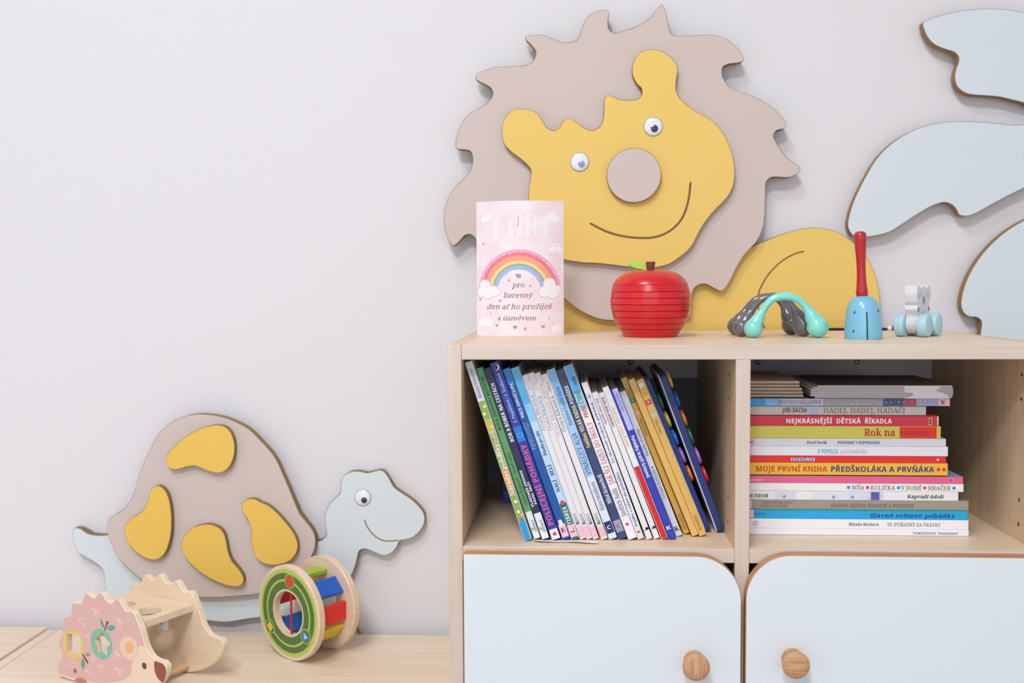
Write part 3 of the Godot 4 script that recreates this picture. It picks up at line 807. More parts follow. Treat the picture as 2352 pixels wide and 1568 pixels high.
	b = lean([0.2427, -0.0410, 0.2170, 19.85, 0.0082], "hardcover_book", "leaning white book with a long blue bold title and a pale pink I sticker", 0, "#eeecf2", [[17.3, 0.0, "#f4dade"]], [["Ze skvostů českých pohádek - II.", 3, 105.2, 200.9, 0.36, 0.0, "#3c4c98"], ["Pojďte s námi do pohádky...", 3, 17.5, 97.4, 0.38, 0.0, "#3c4c98"], ["I", -3, 7.3, 12.5, 0.22, 0.0, "#1a181c"]])
	b = lean([0.2541, -0.0414, 0.2040, 20.51, 0.0075], "paperback_book", "leaning thin white paperback with brownish small title, left of the dark red one", 0, "#ebe8ea", [], [["Pec nám spadla", 2, 195.3, 160.5, 0.46, 0.0, "#7c4a50"], ["j", -1, 10.8, 18.3, 0.34, 0.0, "#18161a"]], false)
	b = lean([0.2640, -0.0444, 0.2038, 20.98, 0.0074], "paperback_book", "leaning thin white paperback with bold dark red small title", 0, "#ebe8ea", [], [["Kolo, kolo mlýnský", 3, 197.3, 156.2, 0.44, 0.0, "#7c2436"], ["j", -1, 11.9, 19.4, 0.34, 0.0, "#18161a"]], false)
	b = lean([0.2735, -0.0421, 0.2124, 21.36, 0.0083], "hardcover_book", "leaning book with white upper half, gold italic title and bright red lower half", 0, "#eeecee", [[101.3, 0.0, "#d8202e"]], [["Antonín veze kmín", 2, 184.9, 128.9, 0.55, 0.0, "#dcb060", 0.3]])
	b = lean([0.2832, -0.0425, 0.2102, 21.51, 0.0100], "hardcover_book", "leaning cobalt blue book with a lilac panel on its upper spine", 0, "#2f3fb2", [[212.3, 151.8, "#bcc0ee", 0.28, 0.95]], [["Moje první čtení", 2, 203.5, 178.1, 0.36, 0.12, "#a05a9c", 0.25], ["Pohádky bratří Grimmů", 1, 144.0, 86.2, 0.46, 0.0, "#f4f4f8"], ["K", -1, 12.6, 18.4, 0.5, 0.0, "#e8eaf6"]])
	b = lean([0.2941, -0.0595, 0.2046, 21.49, 0.0081], "paperback_book", "leaning pale grey book with small serif title, black dot and bold K at its foot", 0, "#e3e3ea", [], [["Básničky od srdíčka", 2, 113.8, 151.9, 0.44, 0.0, "#4c4c56"], ["ZUZANA KOPECKÁ", 2, 51.8, 94.3, 0.46, 0.0, "#55555e"], ["K", -3, 7.1, 13.6, 0.7, 0.0, "#18161a"]], false)
	dot(b, 97.0, 0.0040, 0.0011, "#2a282c")
	b = lean([0.3052, -0.0714, 0.2230, 22.09, 0.0082], "board_book", "leaning golden book with a green square and grey band, first of three golden spines", 0, "#dcaa50", [[175.3, 171.0, "#c4c2c0"], [194.3, 187.8, "#1a8c64", 0.12, 0.88]], [["10+", 0, 205.1, 201.8, 0.3, 0.0, "#6a4a20"], ["1+", -1, 189.8, 192.9, 0.4, 0.0, "#f2f4f0"], ["Vesmír a počasí", 0, 165.1, 140.8, 0.34, 0.0, "#6a4a20"], ["MUTABENE", 2, 6.3, 28.7, 0.4, 0.0, "#8a6a2c"]])
	dot(b, 214.5, 0.0040, 0.0026, "#e6e6ee")
	dot(b, 214.5, 0.0040, 0.0014, "#4a5270", "printed_dot", 0.00014)
	b = lean([0.3148, -0.0596, 0.2227, 22.24, 0.0087], "board_book", "leaning plain golden book without lettering, middle of three golden spines", 0, "#e6bc66", [], [])
	b = lean([0.3244, -0.0606, 0.2218, 22.18, 0.0095], "board_book", "leaning golden book with a red square and grey band, beside the navy bead boards", 0, "#e2b660", [[173.3, 169.1, "#c8c6c4"], [193.5, 186.3, "#d03a38", 0.12, 0.88]], [["10+", 0, 203.2, 200.0, 0.3, 0.0, "#6a4a20"], ["3+", -1, 188.5, 191.5, 0.4, 0.0, "#f4f2f0"], ["Barvy a tvary", 0, 164.1, 145.4, 0.34, 0.0, "#6a4a20"], ["MUTABENE", 2, 7.5, 28.8, 0.4, 0.0, "#8a6a2c"], ["!", 1, 210.4, 217.5, 0.7, 0.0, "#f0f0f2"]])


func bead_boards() -> void:
	var beads := {"yellow": "#e0c02c", "blue": "#1c7ae0", "orange": "#ee7a1e", "green": "#1c7c4a", "purple": "#b878dc", "red": "#e0262c"}
	var specs := [
		[[0.3348, -0.0807, 0.2244, 22.16, 0.0085], "leaning navy board with coloured beads, between the golden books and the outer bead board", [["green", 184.7, 184.7], ["yellow", 157.6, 157.6], ["blue", 131.4, 131.4], ["purple", 105.2, 105.2], ["orange", 79.1, 79.1]]],
		[[0.3498, -0.0792, 0.2259, 20.51, 0.0105], "leaning navy board with six coloured beads, rightmost in the leaning row", [["yellow", 212.2, 212.2], ["blue", 184.6, 184.6], ["orange", 157.8, 157.8], ["green", 132.0, 132.0], ["purple", 103.5, 103.5], ["red", 76.8, 76.8]]]]
	for s in specs:
		var pl: Array = s[0]
		var o := thing("bead_board", s[1], "toy", Vector3(pl[0], SHELF_Y + 0.0002, pl[1]), 0.0, "navy bead boards")
		o.rotation.z = deg_to_rad(pl[3])
		var len: float = pl[2]
		var th: float = pl[4]
		var poly := PackedVector2Array()
		for c in [[0.155, 0.008, 0.0], [0.155, len - 0.008, 1.0], [0.008, len - 0.008, 2.0], [0.008, 0.008, 3.0]]:
			for k in 7:
				var a: float = -PI / 2 + (c[2] + k / 6.0) * PI / 2
				poly.append(Vector2(c[0] + 0.008 * cos(a), c[1] + 0.008 * sin(a)))
		var slab := part("board", board(poly, 0.0016, th, mat("#263a78", 0.4), mat("#22357a", 0.4)), o)
		slab.rotation.y = PI / 2
		var back := part("backing", board(poly, 0.0, 0.0016, mat("#e8e8ee", 0.5), mat("#e8e8ee", 0.5)), o)
		back.rotation.y = PI / 2
		for q in s[2]:
			var d := Shape.new()
			d.lathe([Vector2(0.0105, 0.0), Vector2(0.0112, 0.0008), Vector2(0.0120, 0.0024), Vector2(0.0116, 0.0040), Vector2(0.0098, 0.0050), Vector2(0.0060, 0.0055), Vector2(0, 0.0056)], 28)
			var p := part("bead", [d, mat(beads[q[0]], 0.3, 0.4)], o)
			p.position = Vector3(th, q[1] / 1000.0, -0.019)
			p.rotation.z = -PI / 2
			p.set_meta("label", q[0] + " bead")


func lay(called: String, label: String, top: float, bottom: float, length: float, hex: String, bands: Array, texts: Array, hard := true, cover_hex := "", z := -0.076, x := 0.381) -> Node3D:
	var o := book(called, label, "books stacked flat in the right bay", length, (top - bottom) / 1000.0 - 0.00015, 0.17, hex, bands, texts, hard, cover_hex)
	o.position = Vector3(x, top / 1000.0, z)
	o.rotation.z = -PI / 2
	return o


func stacked_books() -> void:
	var b: Node3D
	b = lay("paperback_book", "lowest book of the flat stack, white with small violet capitals", -247.0, -255.7, 0.2945, "#f3f1f7", [], [["TEREZČINY  POHÁDKY", 3, 222.5, 281.0, 0.34, 0.1, "#5c5c9c"]], false)
	b = lay("paperback_book", "white flat book with a black swirl at its left end, second from the bottom", -234.4, -247.0, 0.2939, "#f4f2f7", [], [["Milada Motlová", 3, 139.7, 178.6, 0.30, 0.02, "#55556a"], ["SE ZVÍŘÁTKY ZA VRÁTKY", 2, 189.9, 258.1, 0.34, 0.02, "#4c4c5c"]], false)
	for q in [[0.0033, "#2c2a30", 0.0001], [0.0027, "#f4f2f7", 0.00014], [0.0014, "#2c2a30", 0.00018], [0.0010, "#f4f2f7", 0.00022]]:
		dot(b, 18.4, 0.0062, q[0], q[1], "printed_swirl", q[2])
	b = lay("hardcover_book", "bright cyan blue flat book with a teal upper edge and dark bold title", -221.7, -234.4, 0.2926, "#22a8e4", [[0.0, 290.0, "#10a49c", 0.02, 0.16], [6.4, 16.0, "#f2c4d0"]], [["Slavné světové pohádky", 3, 167.2, 276.8, 0.42, 0.06, "#113c80", 0.15], ["MARTIS", 0, 16.6, 31.4, 0.30, 0.02, "#1c4a78"]])
	b = lay("hardcover_book", "taupe grey flat book with embossed looking brown capitals", -209.1, -221.7, 0.2937, "#a0968a", [[6.4, 13.1, "#ecc8d0"]], [["JANA RYCHETSKÁ", 2, 26.3, 66.8, 0.22, -0.2, "#5c5446"], ["PAVEL DOLEJŠÍ", 2, 26.3, 60.1, 0.22, 0.16, "#5c5446"], ["KRÁSNÁ KNÍŽKA ŘÍKANEK A POHÁDEK", 2, 116.6, 223.7, 0.38, 0.06, "#5c5446"]])
	b = lay("paperback_book", "cream flat book with pale blue sketches and a small violet picture", -197.4, -209.1, 0.2802, "#eeeaec", [[43.8, 71.5, "#d6dcec"], [92.1, 150.4, "#dde2ee"], [137.8, 164.5, "#d8deec"], [164.5, 184.1, "#cfcfe6"], [168.0, 179.0, "#5e5ea8"]], [["JUNIOR", 3, 9.3, 35.0, 0.42, 0.05, "#1c1a1e"], ["Kapradí údolí", 3, 215.0, 261.8, 0.42, 0.02, "#242228", 0.2]], false)
	for q in [[55.7, 56.0], [119.7, 120.0], [144.1, 144.4]]:
		dot(b, q[0], 0.0075, 0.0022, "#8ea2d4", "printed_sketch")
	b = lay("hardcover_book", "white flat book whose title words are parted by blue and magenta dots", -186.8, -197.4, 0.2869, "#f1eeea", [], [["MÍŠA", 2, 143.1, 159.0, 0.52, 0.0, "#4c4a4c"], ["KULIČKA", 2, 167.3, 199.0, 0.52, 0.0, "#4c4a4c"], ["V DOMĚ", 2, 206.5, 233.1, 0.52, 0.0, "#4c4a4c"], ["HRAČEK", 2, 240.9, 270.2, 0.52, 0.0, "#4c4a4c"]])
	for q in [[138.9, 138.9, "#1a9ade"], [163.3, 163.3, "#d8348e"], [203.3, 203.3, "#1a9ade"], [237.0, 237.0, "#d8449a"], [274.4, 274.4, "#1a9ade"]]:
		dot(b, q[0], 0.0052, 0.0022, q[2])
	b = lay("hardcover_book", "pink flat book with light blue covers, under the yellow one", -177.2, -186.8, 0.2861, "#e4658f", [], [["EGMONT", 0, 27.4, 10.9, 0.36, 0.1, "#f6dce4"]], true, "#86bce8")
	dot(b, 270.2, 0.0046, 0.0034, "#f0b8c8", "printed_badge")
	dot(b, 270.2, 0.0046, 0.0028, "#c8507c", "printed_badge", 0.00014)
	b = lay("hardcover_book", "yellow flat book with red and navy block capitals and two red dots", -159.6, -176.0, 0.2663, "#eebb3c", [], [["MOJE PRVNÍ KNIHA", 1, 18.7, 111.1, 0.44, 0.0, "#cc4420"], ["PŘEDŠKOLÁKA A PRVŇÁKA", 1, 116.1, 248.7, 0.44, 0.0, "#2e3284"]])
	for q in [[254.0, 254.0], [261.2, 261.2]]: dot(b, q[0], 0.0080, 0.0024, "#cc4420")
	b = lay("paperback_book", "thin bright red flat book on top of the yellow one", -150.4, -159.6, 0.2638, "#e62c26", [[63.9, 94.5, "#f0eef4", 0.3, 0.76]], [["KŘEMÍLEK", 1, 64.9, 93.7, 0.42, 0.03, "#2c3c9c"]], false)
	dot(b, 252.9, 0.0044, 0.0016, "#f4eeec", "printed_figure")
	b = lay("paperback_book", "plain white flat book with blue condensed and violet script title", -137.9, -150.4, 0.2659, "#e9e7ee", [[6.4, 13.7, "#f0ccd6"]], [["O POPELCE", 1, 98.4, 124.6, 0.48, 0.02, "#52b2d2"], ["a jiné pohádky", 2, 128.1, 162.9, 0.42, 0.0, "#c2a4cc", 0.35]], false)
	b = lay("paperback_book", "pale grey flat book with small dark serif lettering and a pink corner sticker", -127.4, -137.9, 0.2632, "#d8d8e0", [[6.4, 16.6, "#ecb8c6"]], [["Pavel Novák", 3, 84.5, 110.3, 0.36, 0.0, "#3c3c4a"], ["POHÁDKY I NEPOHÁDKY", 3, 124.0, 179.0, 0.36, 0.0, "#3c3c4a"], ["N", -3, 9.9, 13.1, 0.5, 0.0, "#1c1a1e"]], false)
	b = lay("hardcover_book", "thick mustard green flat book with a red end and dark red bold title", -110.9, -127.4, 0.2565, "#cdc254", [[203.7, 250.9, "#e02e22"]], [["Rok na", 3, 158.2, 197.8, 0.58, 0.0, "#b42c22"], ["vesnici", 3, 202.9, 241.2, 0.44, 0.02, "#a83030"]])
	b = lay("hardcover_book", "crimson flat book with bold cream capitals and a small yellow emblem", -97.3, -110.9, 0.2537, "#c83048", [[240.5, 244.7, "#c8c060", 0.18, 0.9], [241.2, 243.9, "#8a3a3c", 0.26, 0.82], [251.4, 253.7, "#e8e0e0"]], [["NEJKRÁSNĚJŠÍ", 1, 57.3, 116.7, 0.46, 0.02, "#f4e8e4"], ["DĚTSKÁ", 1, 122.4, 153.5, 0.46, 0.02, "#f4e8e4"], ["ŘÍKADLA", 1, 159.0, 193.4, 0.46, 0.02, "#f4e8e4"]])
	b = lay("hardcover_book", "stone grey flat book, shortest of the stack, with thin hand drawn capitals", -85.0, -96.8, 0.2372, "#b6b2aa", [[87.4, 98.4, "#9aa8d4", 0.25, 0.95]], [["JIŘÍ ŽÁČEK", 1, 51.7, 84.2, 0.44, -0.05, "#3a3634"], ["HÁDEJ, HÁDEJ, HÁDAČI", 2, 105.1, 210.0, 0.58, -0.05, "#6c5650"]])
	b = lay("paperback_book", "flat book shading from blue to glittery grey with upside down dark pink title", -74.6, -84.6, 0.2673, "#9a9ca4", [[8.0, 30.3, "#2c9ee0"], [30.3, 50.9, "#7ab6e4"], [50.9, 104.7, "#b4c4dc"], [181.8, 208.4, "#49507a"], [207.6, 224.1, "#b0485c"], [224.1, 252.9, "#9aa0c4"], [252.9, 267.3, "#ecbcc8"]], [["BABIČČINY POHÁDKY", 2, 101.9, 45.2, 0.5, 0.0, "#a03454"], ["N", 3, 255.3, 260.7, 0.6, 0.0, "#1c1a1e"]], false)
	for k in 14:
		dot(b, lerpf(137.9, 252.2, fmod(k * 0.618, 1.0)), 0.002 + 0.006 * fmod(k * 0.377, 1.0), 0.0007, "#e8ecf4", "printed_sparkle")
	# thin booklets on top of the stack
	for k in 8:
		var y := -74.4 + 2.1 * (k + 1)
		var o := thing("booklet", "", "booklet", Vector3.ZERO, 0.0, "thin white booklets on top of the flat stack")
		var order: String = ["lowest", "second from the bottom", "third from the bottom", "fourth from the bottom", "fourth from the top", "third from the top", "second from the top", "topmost"][k]
		o.set_meta("label", "thin white booklet, %s in the pile on the flat books" % order)
		var x0: float = 0.4690 + [0.006, 0.0, 0.001, 0.0, 0.0006, 0.0, 0.004, 0.009][k]
		var x1: float = 0.6525 - [0.0016, 0.0008, 0.0, 0.0002, 0.0, 0.0002, 0.0006, 0.0014][k]
		var w := x1 - x0
		part("sheets", [block(Vector3(w / 2, -0.0008, -0.075), Vector3(w, 0.00160, 0.15), 0.0006), mat("#e6e2e8", 0.6)], o)
		part("cover", [block(Vector3(w / 2, -0.00182, -0.0752), Vector3(w - 0.0004, 0.00044, 0.1496), 0.0001), mat("#4a444e", 0.6)], o)
		if k == 7: part("front_cover", [block(Vector3(w / 2, 0.0002, -0.0752), Vector3(w - 0.001, 0.0004, 0.1490), 0.0001), mat("#5c525a", 0.6)], o)
		o.position = Vector3(x0, y / 1000.0, -0.076)
	var wrap := PackedVector2Array([Vector2(0.1217, 0.0000), Vector2(0.1300, 0.0028), Vector2(0.1335, 0.0042), Vector2(0.1335, 0.0066), Vector2(0.1222, 0.0084), Vector2(0.1218, 0.0162), Vector2(0.1700, 0.0166), Vector2(0.1650, 0.0118), Vector2(0.1620, 0.0094), Vector2(0.1700, 0.0080), Vector2(0.1780, 0.0040), Vector2(0.1800, 0.0000), Vector2(0.1500, -0.0004)])
	var ws := thing("paper_scrap", "torn white paper wrapper around the front of the booklets", "paper", Vector3(0.4690 - 0.0015, -0.0743, -0.0756))
	part("sheet", board(wrap, -0.0002, 0.0002, mat("#eae6ec", 0.6), mat("#eae6ec", 0.6), [], 0.0), ws)
	# pale board pages at the left
	for k in 5:
		var order: String = ["lowest", "second from the bottom", "middle", "second from the top", "topmost"][k]
		var xr: float = [0.4612, 0.4606, 0.4592, 0.4560, 0.4560][k]
		var x0 := 0.382
		var o := thing("thin_board", "%s of five thin beige boards left of the white booklets" % order, "board", Vector3(x0, -0.0743 + 0.00445 * (k + 1), -0.08), 0.0, "thin beige boards on the flat stack")
		part("board", [block(Vector3((xr - x0) / 2, -0.00185, -0.075), Vector3(xr - x0, 0.0036, 0.15), 0.0005), mat("#b9a592" if k % 2 else "#c2ae9a", 0.6)], o)


func shelf_extras() -> void:
	# a slip of paper under the leaning books
	var s := Shape.new()
	var rows := []
	for i in 13:
		var u := i / 12.0
		var row := []
		for j in 4:
			var w := j / 3.0
			row.append(Vector3(lerpf(0.1075, 0.1900, u), 0.0004 + 0.0016 * w * (0.4 + 0.6 * sin(u * 5.0 + 1.0) ** 2), lerpf(-0.0335, -0.0185 - 0.006 * (1.0 - u) + 0.002 * sin(u * 9.0), w)))
		rows.append(row)
	for i in 12:
		for j in 3:
			var nn: Vector3 = (rows[i + 1][j] - rows[i][j]).cross(rows[i][j + 1] - rows[i][j]).normalized()
			if nn.y < 0: nn = -nn
			for dy in [0.0, -0.0003]:
				var up := Vector3(0, dy, 0)
				s.quad(rows[i][j] + up, rows[i + 1][j] + up, rows[i + 1][j + 1] + up, rows[i][j + 1] + up, nn if dy == 0.0 else -nn)
	var slip := part("paper_slip", [s, mat("#f0eeee", 0.6)], self)
	slip.position.y = SHELF_Y
	tag(slip, "crumpled white paper slip sticking out under the leaning books", "paper")
	# a small blue box far back on the shelf
	var o := thing("storage_box", "small dark blue box lying at the back of the left bay behind the books", "box", Vector3(0.052, SHELF_Y, -0.26))
	part("box_body", [block(Vector3(0.045, 0.010, -0.04), Vector3(0.09, 0.020, 0.08), 0.001), mat("#2f5fb8", 0.4)], o)
	part("lid", [block(Vector3(0.045, 0.0285, -0.04), Vector3(0.092, 0.017, 0.082), 0.001), mat("#1d2f7c", 0.4)], o)
	# a black cord along the back edge of the top board
	var c := thing("pull_cord", "black cord with a white bead lying along the back edge of the bookcase top", "cord")
	var path := []
	var rr := []
	var ends := [Vector3(0.5418, .0022, -.394), Vector3(0.6620, .0022, -.394)]
	for i in 9:
		path.append(ends[0].lerp(ends[1], i / 8.0) + Vector3(0, 0.0, 0.0004 * sin(i * 1.3)))
		rr.append(0.0021)
	var cs := Shape.new()
	cs.tube(path, rr, 10, true)
	part("cord", [cs, mat("#17161a", 0.6)], c)
	var bd := Shape.new()
	bd.ball(ends[1] + Vector3(0.0048, 0.0016, 0), Vector3(0.0042, 0.0040, 0.0040))
	part("bead", [bd, mat("#f0f0f0", 0.3)], c)
	var kn := Shape.new()
	kn.ball(ends[1] + Vector3(0.0105, 0.0012, 0), Vector3(0.0026, 0.0040, 0.0032))
	part("knot", [kn, mat("#17161a", 0.6)], c)


# ------------------------------------------------------------------ things on the bookcase
func greeting_card() -> void:
	var ends := [Vector3(0.0139, 0, -0.2647), Vector3(0.1452, 0, -0.2622)]
	var a: Vector3 = ends[0]
	var b: Vector3 = ends[1]
	var h := 0.2005
	var bow := 0.020
	var o := thing("greeting_card", "bowed pink greeting card with a rainbow, clouds and silver script on the bookcase", "card", (a + b) / 2, -atan2(b.z - a.z, b.x - a.x))
	var w := a.distance_to(b)
	var at := func(u: float, v: float, lift: float) -> Vector3: return Vector3((u - 0.5) * w, v * h, bow * (1.0 - (2.0 * u - 1.0) ** 2) + lift)
	# the print
	var iw := 360
	var ih := 558
	var im := Image.create(iw, ih, false, Image.FORMAT_RGB8)
	var blot := FastNoiseLite.new()
	blot.seed = 5; blot.frequency = 0.008
	var rain := [[0.472, "#f0a8cc"], [0.440, "#f0808c"], [0.400, "#f6a884"], [0.345, "#f4d8a0"], [0.312, "#98b880"], [0.290, "#a4bcec"]]
	var cx := 0.497
	var cy := 0.330
	var asp := float(ih) / iw
	for y in ih:
		for x in iw:
			var u := (x + 0.5) / iw
			var v := 1.0 - (y + 0.5) / ih
			var k := clampf(0.5 + blot.get_noise_2d(x, y) * 0.9 + absf(u - 0.5) * 0.5 - 0.15, 0.0, 1.0)
			var col := Color("#f4ecf0").lerp(Color("#f3dce2"), k)
			var d := Vector2((u - cx) * 1.0, (v - cy) * asp * 0.98)
			var r := d.length()
			if v > 0.365 and r < 0.472 and r > 0.246:
				for band in rain:
					if r < band[0]: col = Color(band[1])
			im.set_pixel(x, y, col)
	var blob := func(px: float, py: float, r: float, hex: String) -> void:
		var c := Vector2(px * iw, (1.0 - py) * ih)
		var rr := r * iw
		var tint := Color(hex)
		for y in range(maxi(int(c.y - rr), 0), mini(int(c.y + rr) + 1, ih)):
			for x in range(maxi(int(c.x - rr), 0), mini(int(c.x + rr) + 1, iw)):
				if Vector2(x + 0.5, y + 0.5).distance_to(c) < rr: im.set_pixel(x, y, tint)
	for pass_ in [[0.008, "#d4c4c0"], [0.0, "#f6f3f6"]]:
		for q in [[0.1009, 0.3768, 0.062], [0.0673, 0.3261, 0.058], [0.1345, 0.3188, 0.065], [0.2018, 0.3333, 0.058], [0.2578, 0.3261, 0.032], [0.8408, 0.3841, 0.066], [0.7848, 0.3261, 0.062], [0.8744, 0.3188, 0.068], [0.9249, 0.3406, 0.05]]:
			blob.call(q[0], q[1], q[2] + pass_[0], pass_[1])
	for q in [[0.1009, 0.1087, 0.05], [0.0617, 0.0906, 0.038], [0.1401, 0.0928, 0.04], [0.9305, 0.0580, 0.045], [0.8946, 0.0435, 0.035], [0.9193, 0.6594, 0.042], [0.8744, 0.6413, 0.034], [0.9529, 0.6377, 0.036], [0.8632, 0.8913, 0.048], [0.8184, 0.8659, 0.045], [0.9081, 0.8659, 0.045], [0.1233, 0.8804, 0.042], [0.0841, 0.8623, 0.03]]:
		blob.call(q[0], q[1], q[2], "#f7f3f6")
	var rng := RandomNumberGenerator.new()
	rng.seed = 21
	for k in 90:
		var hex: String = ["#c8a8a8", "#e8a07a", "#8fc0cc", "#b8a8b0", "#e6b4c0", "#ffffff"][k % 6]
		blob.call(rng.randf_range(0.03, 0.97), rng.randf_range(0.45, 0.97) if k % 3 else rng.randf_range(0.04, 0.97), rng.randf_range(0.003, 0.0075), hex)
	for k in 30:
		var ang := rng.randf_range(0.1, PI - 0.1)
		blob.call(cx + cos(ang) * 0.452, cy + sin(ang) * 0.452 / asp, 0.006, "#fff4f4")
	for q in [[0.20, 0.055, 0.72, 0.87], [0.38, 0.05, 0.745, 0.86], [0.47, 0.06, 0.74, 0.88], [0.57, 0.05, 0.73, 0.90], [0.77, 0.05, 0.74, 0.87], [0.66, 0.03, 0.75, 0.86]]:
		for y in range(int((1.0 - q[3]) * ih), int((1.0 - q[2]) * ih)):
			for x in range(int(q[0] * iw), int((q[0] + q[1]) * iw)):
				im.set_pixel(x, y, im.get_pixel(x, y).lerp(Color("#f9f4f6"), 0.55))
	for y in range(int((1.0 - 0.887) * ih), int((1.0 - 0.81) * ih)):
		var v := 1.0 - float(y) / ih
		var x0 := int((0.487 + (0.003 if v > 0.83 else -0.006)) * iw)
		for x in range(x0, x0 + (4 if v < 0.83 else 3)): im.set_pixel(x, y, Color("#a99a80"))
	var m := StandardMaterial3D.new()
	m.albedo_texture = ImageTexture.create_from_image(im)
	m.roughness = 0.5
	var f := Shape.new()
	var e := Shape.new()
	var n := 24
	for i in n:
		var u0 := float(i) / n
		var u1 := float(i + 1) / n
		var p := [at.call(u0, 0.0, 0.0), at.call(u1, 0.0, 0.0), at.call(u1, 1.0, 0.0), at.call(u0, 1.0, 0.0)]
		var n0 := Vector3(8.0 * bow / w * (u0 - 0.5), 0, 1).normalized()
		var n1 := Vector3(8.0 * bow / w * (u1 - 0.5), 0, 1).normalized()
		f.tri(p[0], p[1], p[2], n0, n1, n1, Vector2(u0, 1), Vector2(u1, 1), Vector2(u1, 0))
		f.tri(p[0], p[2], p[3], n0, n1, n0, Vector2(u0, 1), Vector2(u1, 0), Vector2(u0, 0))
		var bk := Vector3(0, 0, -0.0006)
		e.quad4(p[0] + bk, p[1] + bk, p[2] + bk, p[3] + bk, -n0, -n1, -n1, -n0)
		e.quad(p[0], p[1], p[1] + bk, p[0] + bk, Vector3.DOWN)
		e.quad(p[3], p[2], p[2] + bk, p[3] + bk, Vector3.UP)
	for u in [0.0, 1.0]:
		var p: Vector3 = at.call(u, 0.0, 0.0)
		var q: Vector3 = at.call(u, 1.0, 0.0)
		var bk := Vector3(0, 0, -0.0006)
		e.quad(p, q, q + bk, p + bk, Vector3(-1 if u == 0.0 else 1, 0, 0))
	part("card_sheet", [f, m, e, mat("#f3ebee", 0.6)], o)
	for t in [["pro", 0.495, 0.378, 0.135, 0.036], ["barevný", 0.488, 0.302, 0.33, 0.036], ["den ať ho prožiješ", 0.497, 0.218, 0.735, 0.038], ["s úsměvem", 0.475, 0.132, 0.44, 0.034]]:
		var mid_u: float = t[1]
		var mid_v: float = t[2]
		var s := letters(t[0], 2, t[3] * w, t[4] * h, func(x, y): return at.call(mid_u + x / w, mid_v + y / h, 0.0002), 0.3)
		part("script", [s, mat("#c2afae", 0.4)], o)
	var hearts := Shape.new()
	var stars := Shape.new()
	for q in [[0.2388, 0.0761, 0.018], [0.4507, 0.0638, 0.025], [0.7679, 0.0667, 0.024], [0.2803, 0.2623, 0.016], [0.0426, 0.2717, 0.016], [0.4910, 0.4457, 0.032]]:
		var ring := PackedVector2Array()
		for k in 28:
			var th := TAU * k / 28.0
			ring.append(Vector2(q[0], q[1]) + Vector2(sin(th) ** 3, (13 * cos(th) - 5 * cos(2 * th) - 2 * cos(3 * th) - cos(4 * th)) / 16.0 * w / h) * float(q[2]))
		var idx := Geometry2D.triangulate_polygon(ring)
		for i in range(0, idx.size(), 3):
			hearts.flat(at.call(ring[idx[i]].x, ring[idx[i]].y, 0.0002), at.call(ring[idx[i + 1]].x, ring[idx[i + 1]].y, 0.0002), at.call(ring[idx[i + 2]].x, ring[idx[i + 2]].y, 0.0002), Vector3(0, 0, 1))
	part("printed_hearts", [hearts, mat("#a89c98", 0.35)], o)
	for q in [[0.5661, 0.0522, 0.024], [0.0841, 0.6833, 0.02], [0.3812, 0.4116, 0.018], [0.6256, 0.3710, 0.018], [0.8374, 0.1283, 0.015], [0.1659, 0.1717, 0.012]]:
		var ring := PackedVector2Array()
		for k in 10:
			var th := TAU * k / 10.0 + PI / 2
			var r: float = q[2] * (1.0 if k % 2 == 0 else 0.42)
			ring.append(Vector2(q[0] + cos(th) * r, q[1] + sin(th) * r * w / h))
		var idx := Geometry2D.triangulate_polygon(ring)
		for i in range(0, idx.size(), 3):
			stars.flat(at.call(ring[idx[i]].x, ring[idx[i]].y, 0.0002), at.call(ring[idx[i + 1]].x, ring[idx[i + 1]].y, 0.0002), at.call(ring[idx[i + 2]].x, ring[idx[i + 2]].y, 0.0002), Vector3(0, 0, 1))
	part("printed_stars", [stars, mat("#a89c98", 0.35)], o)


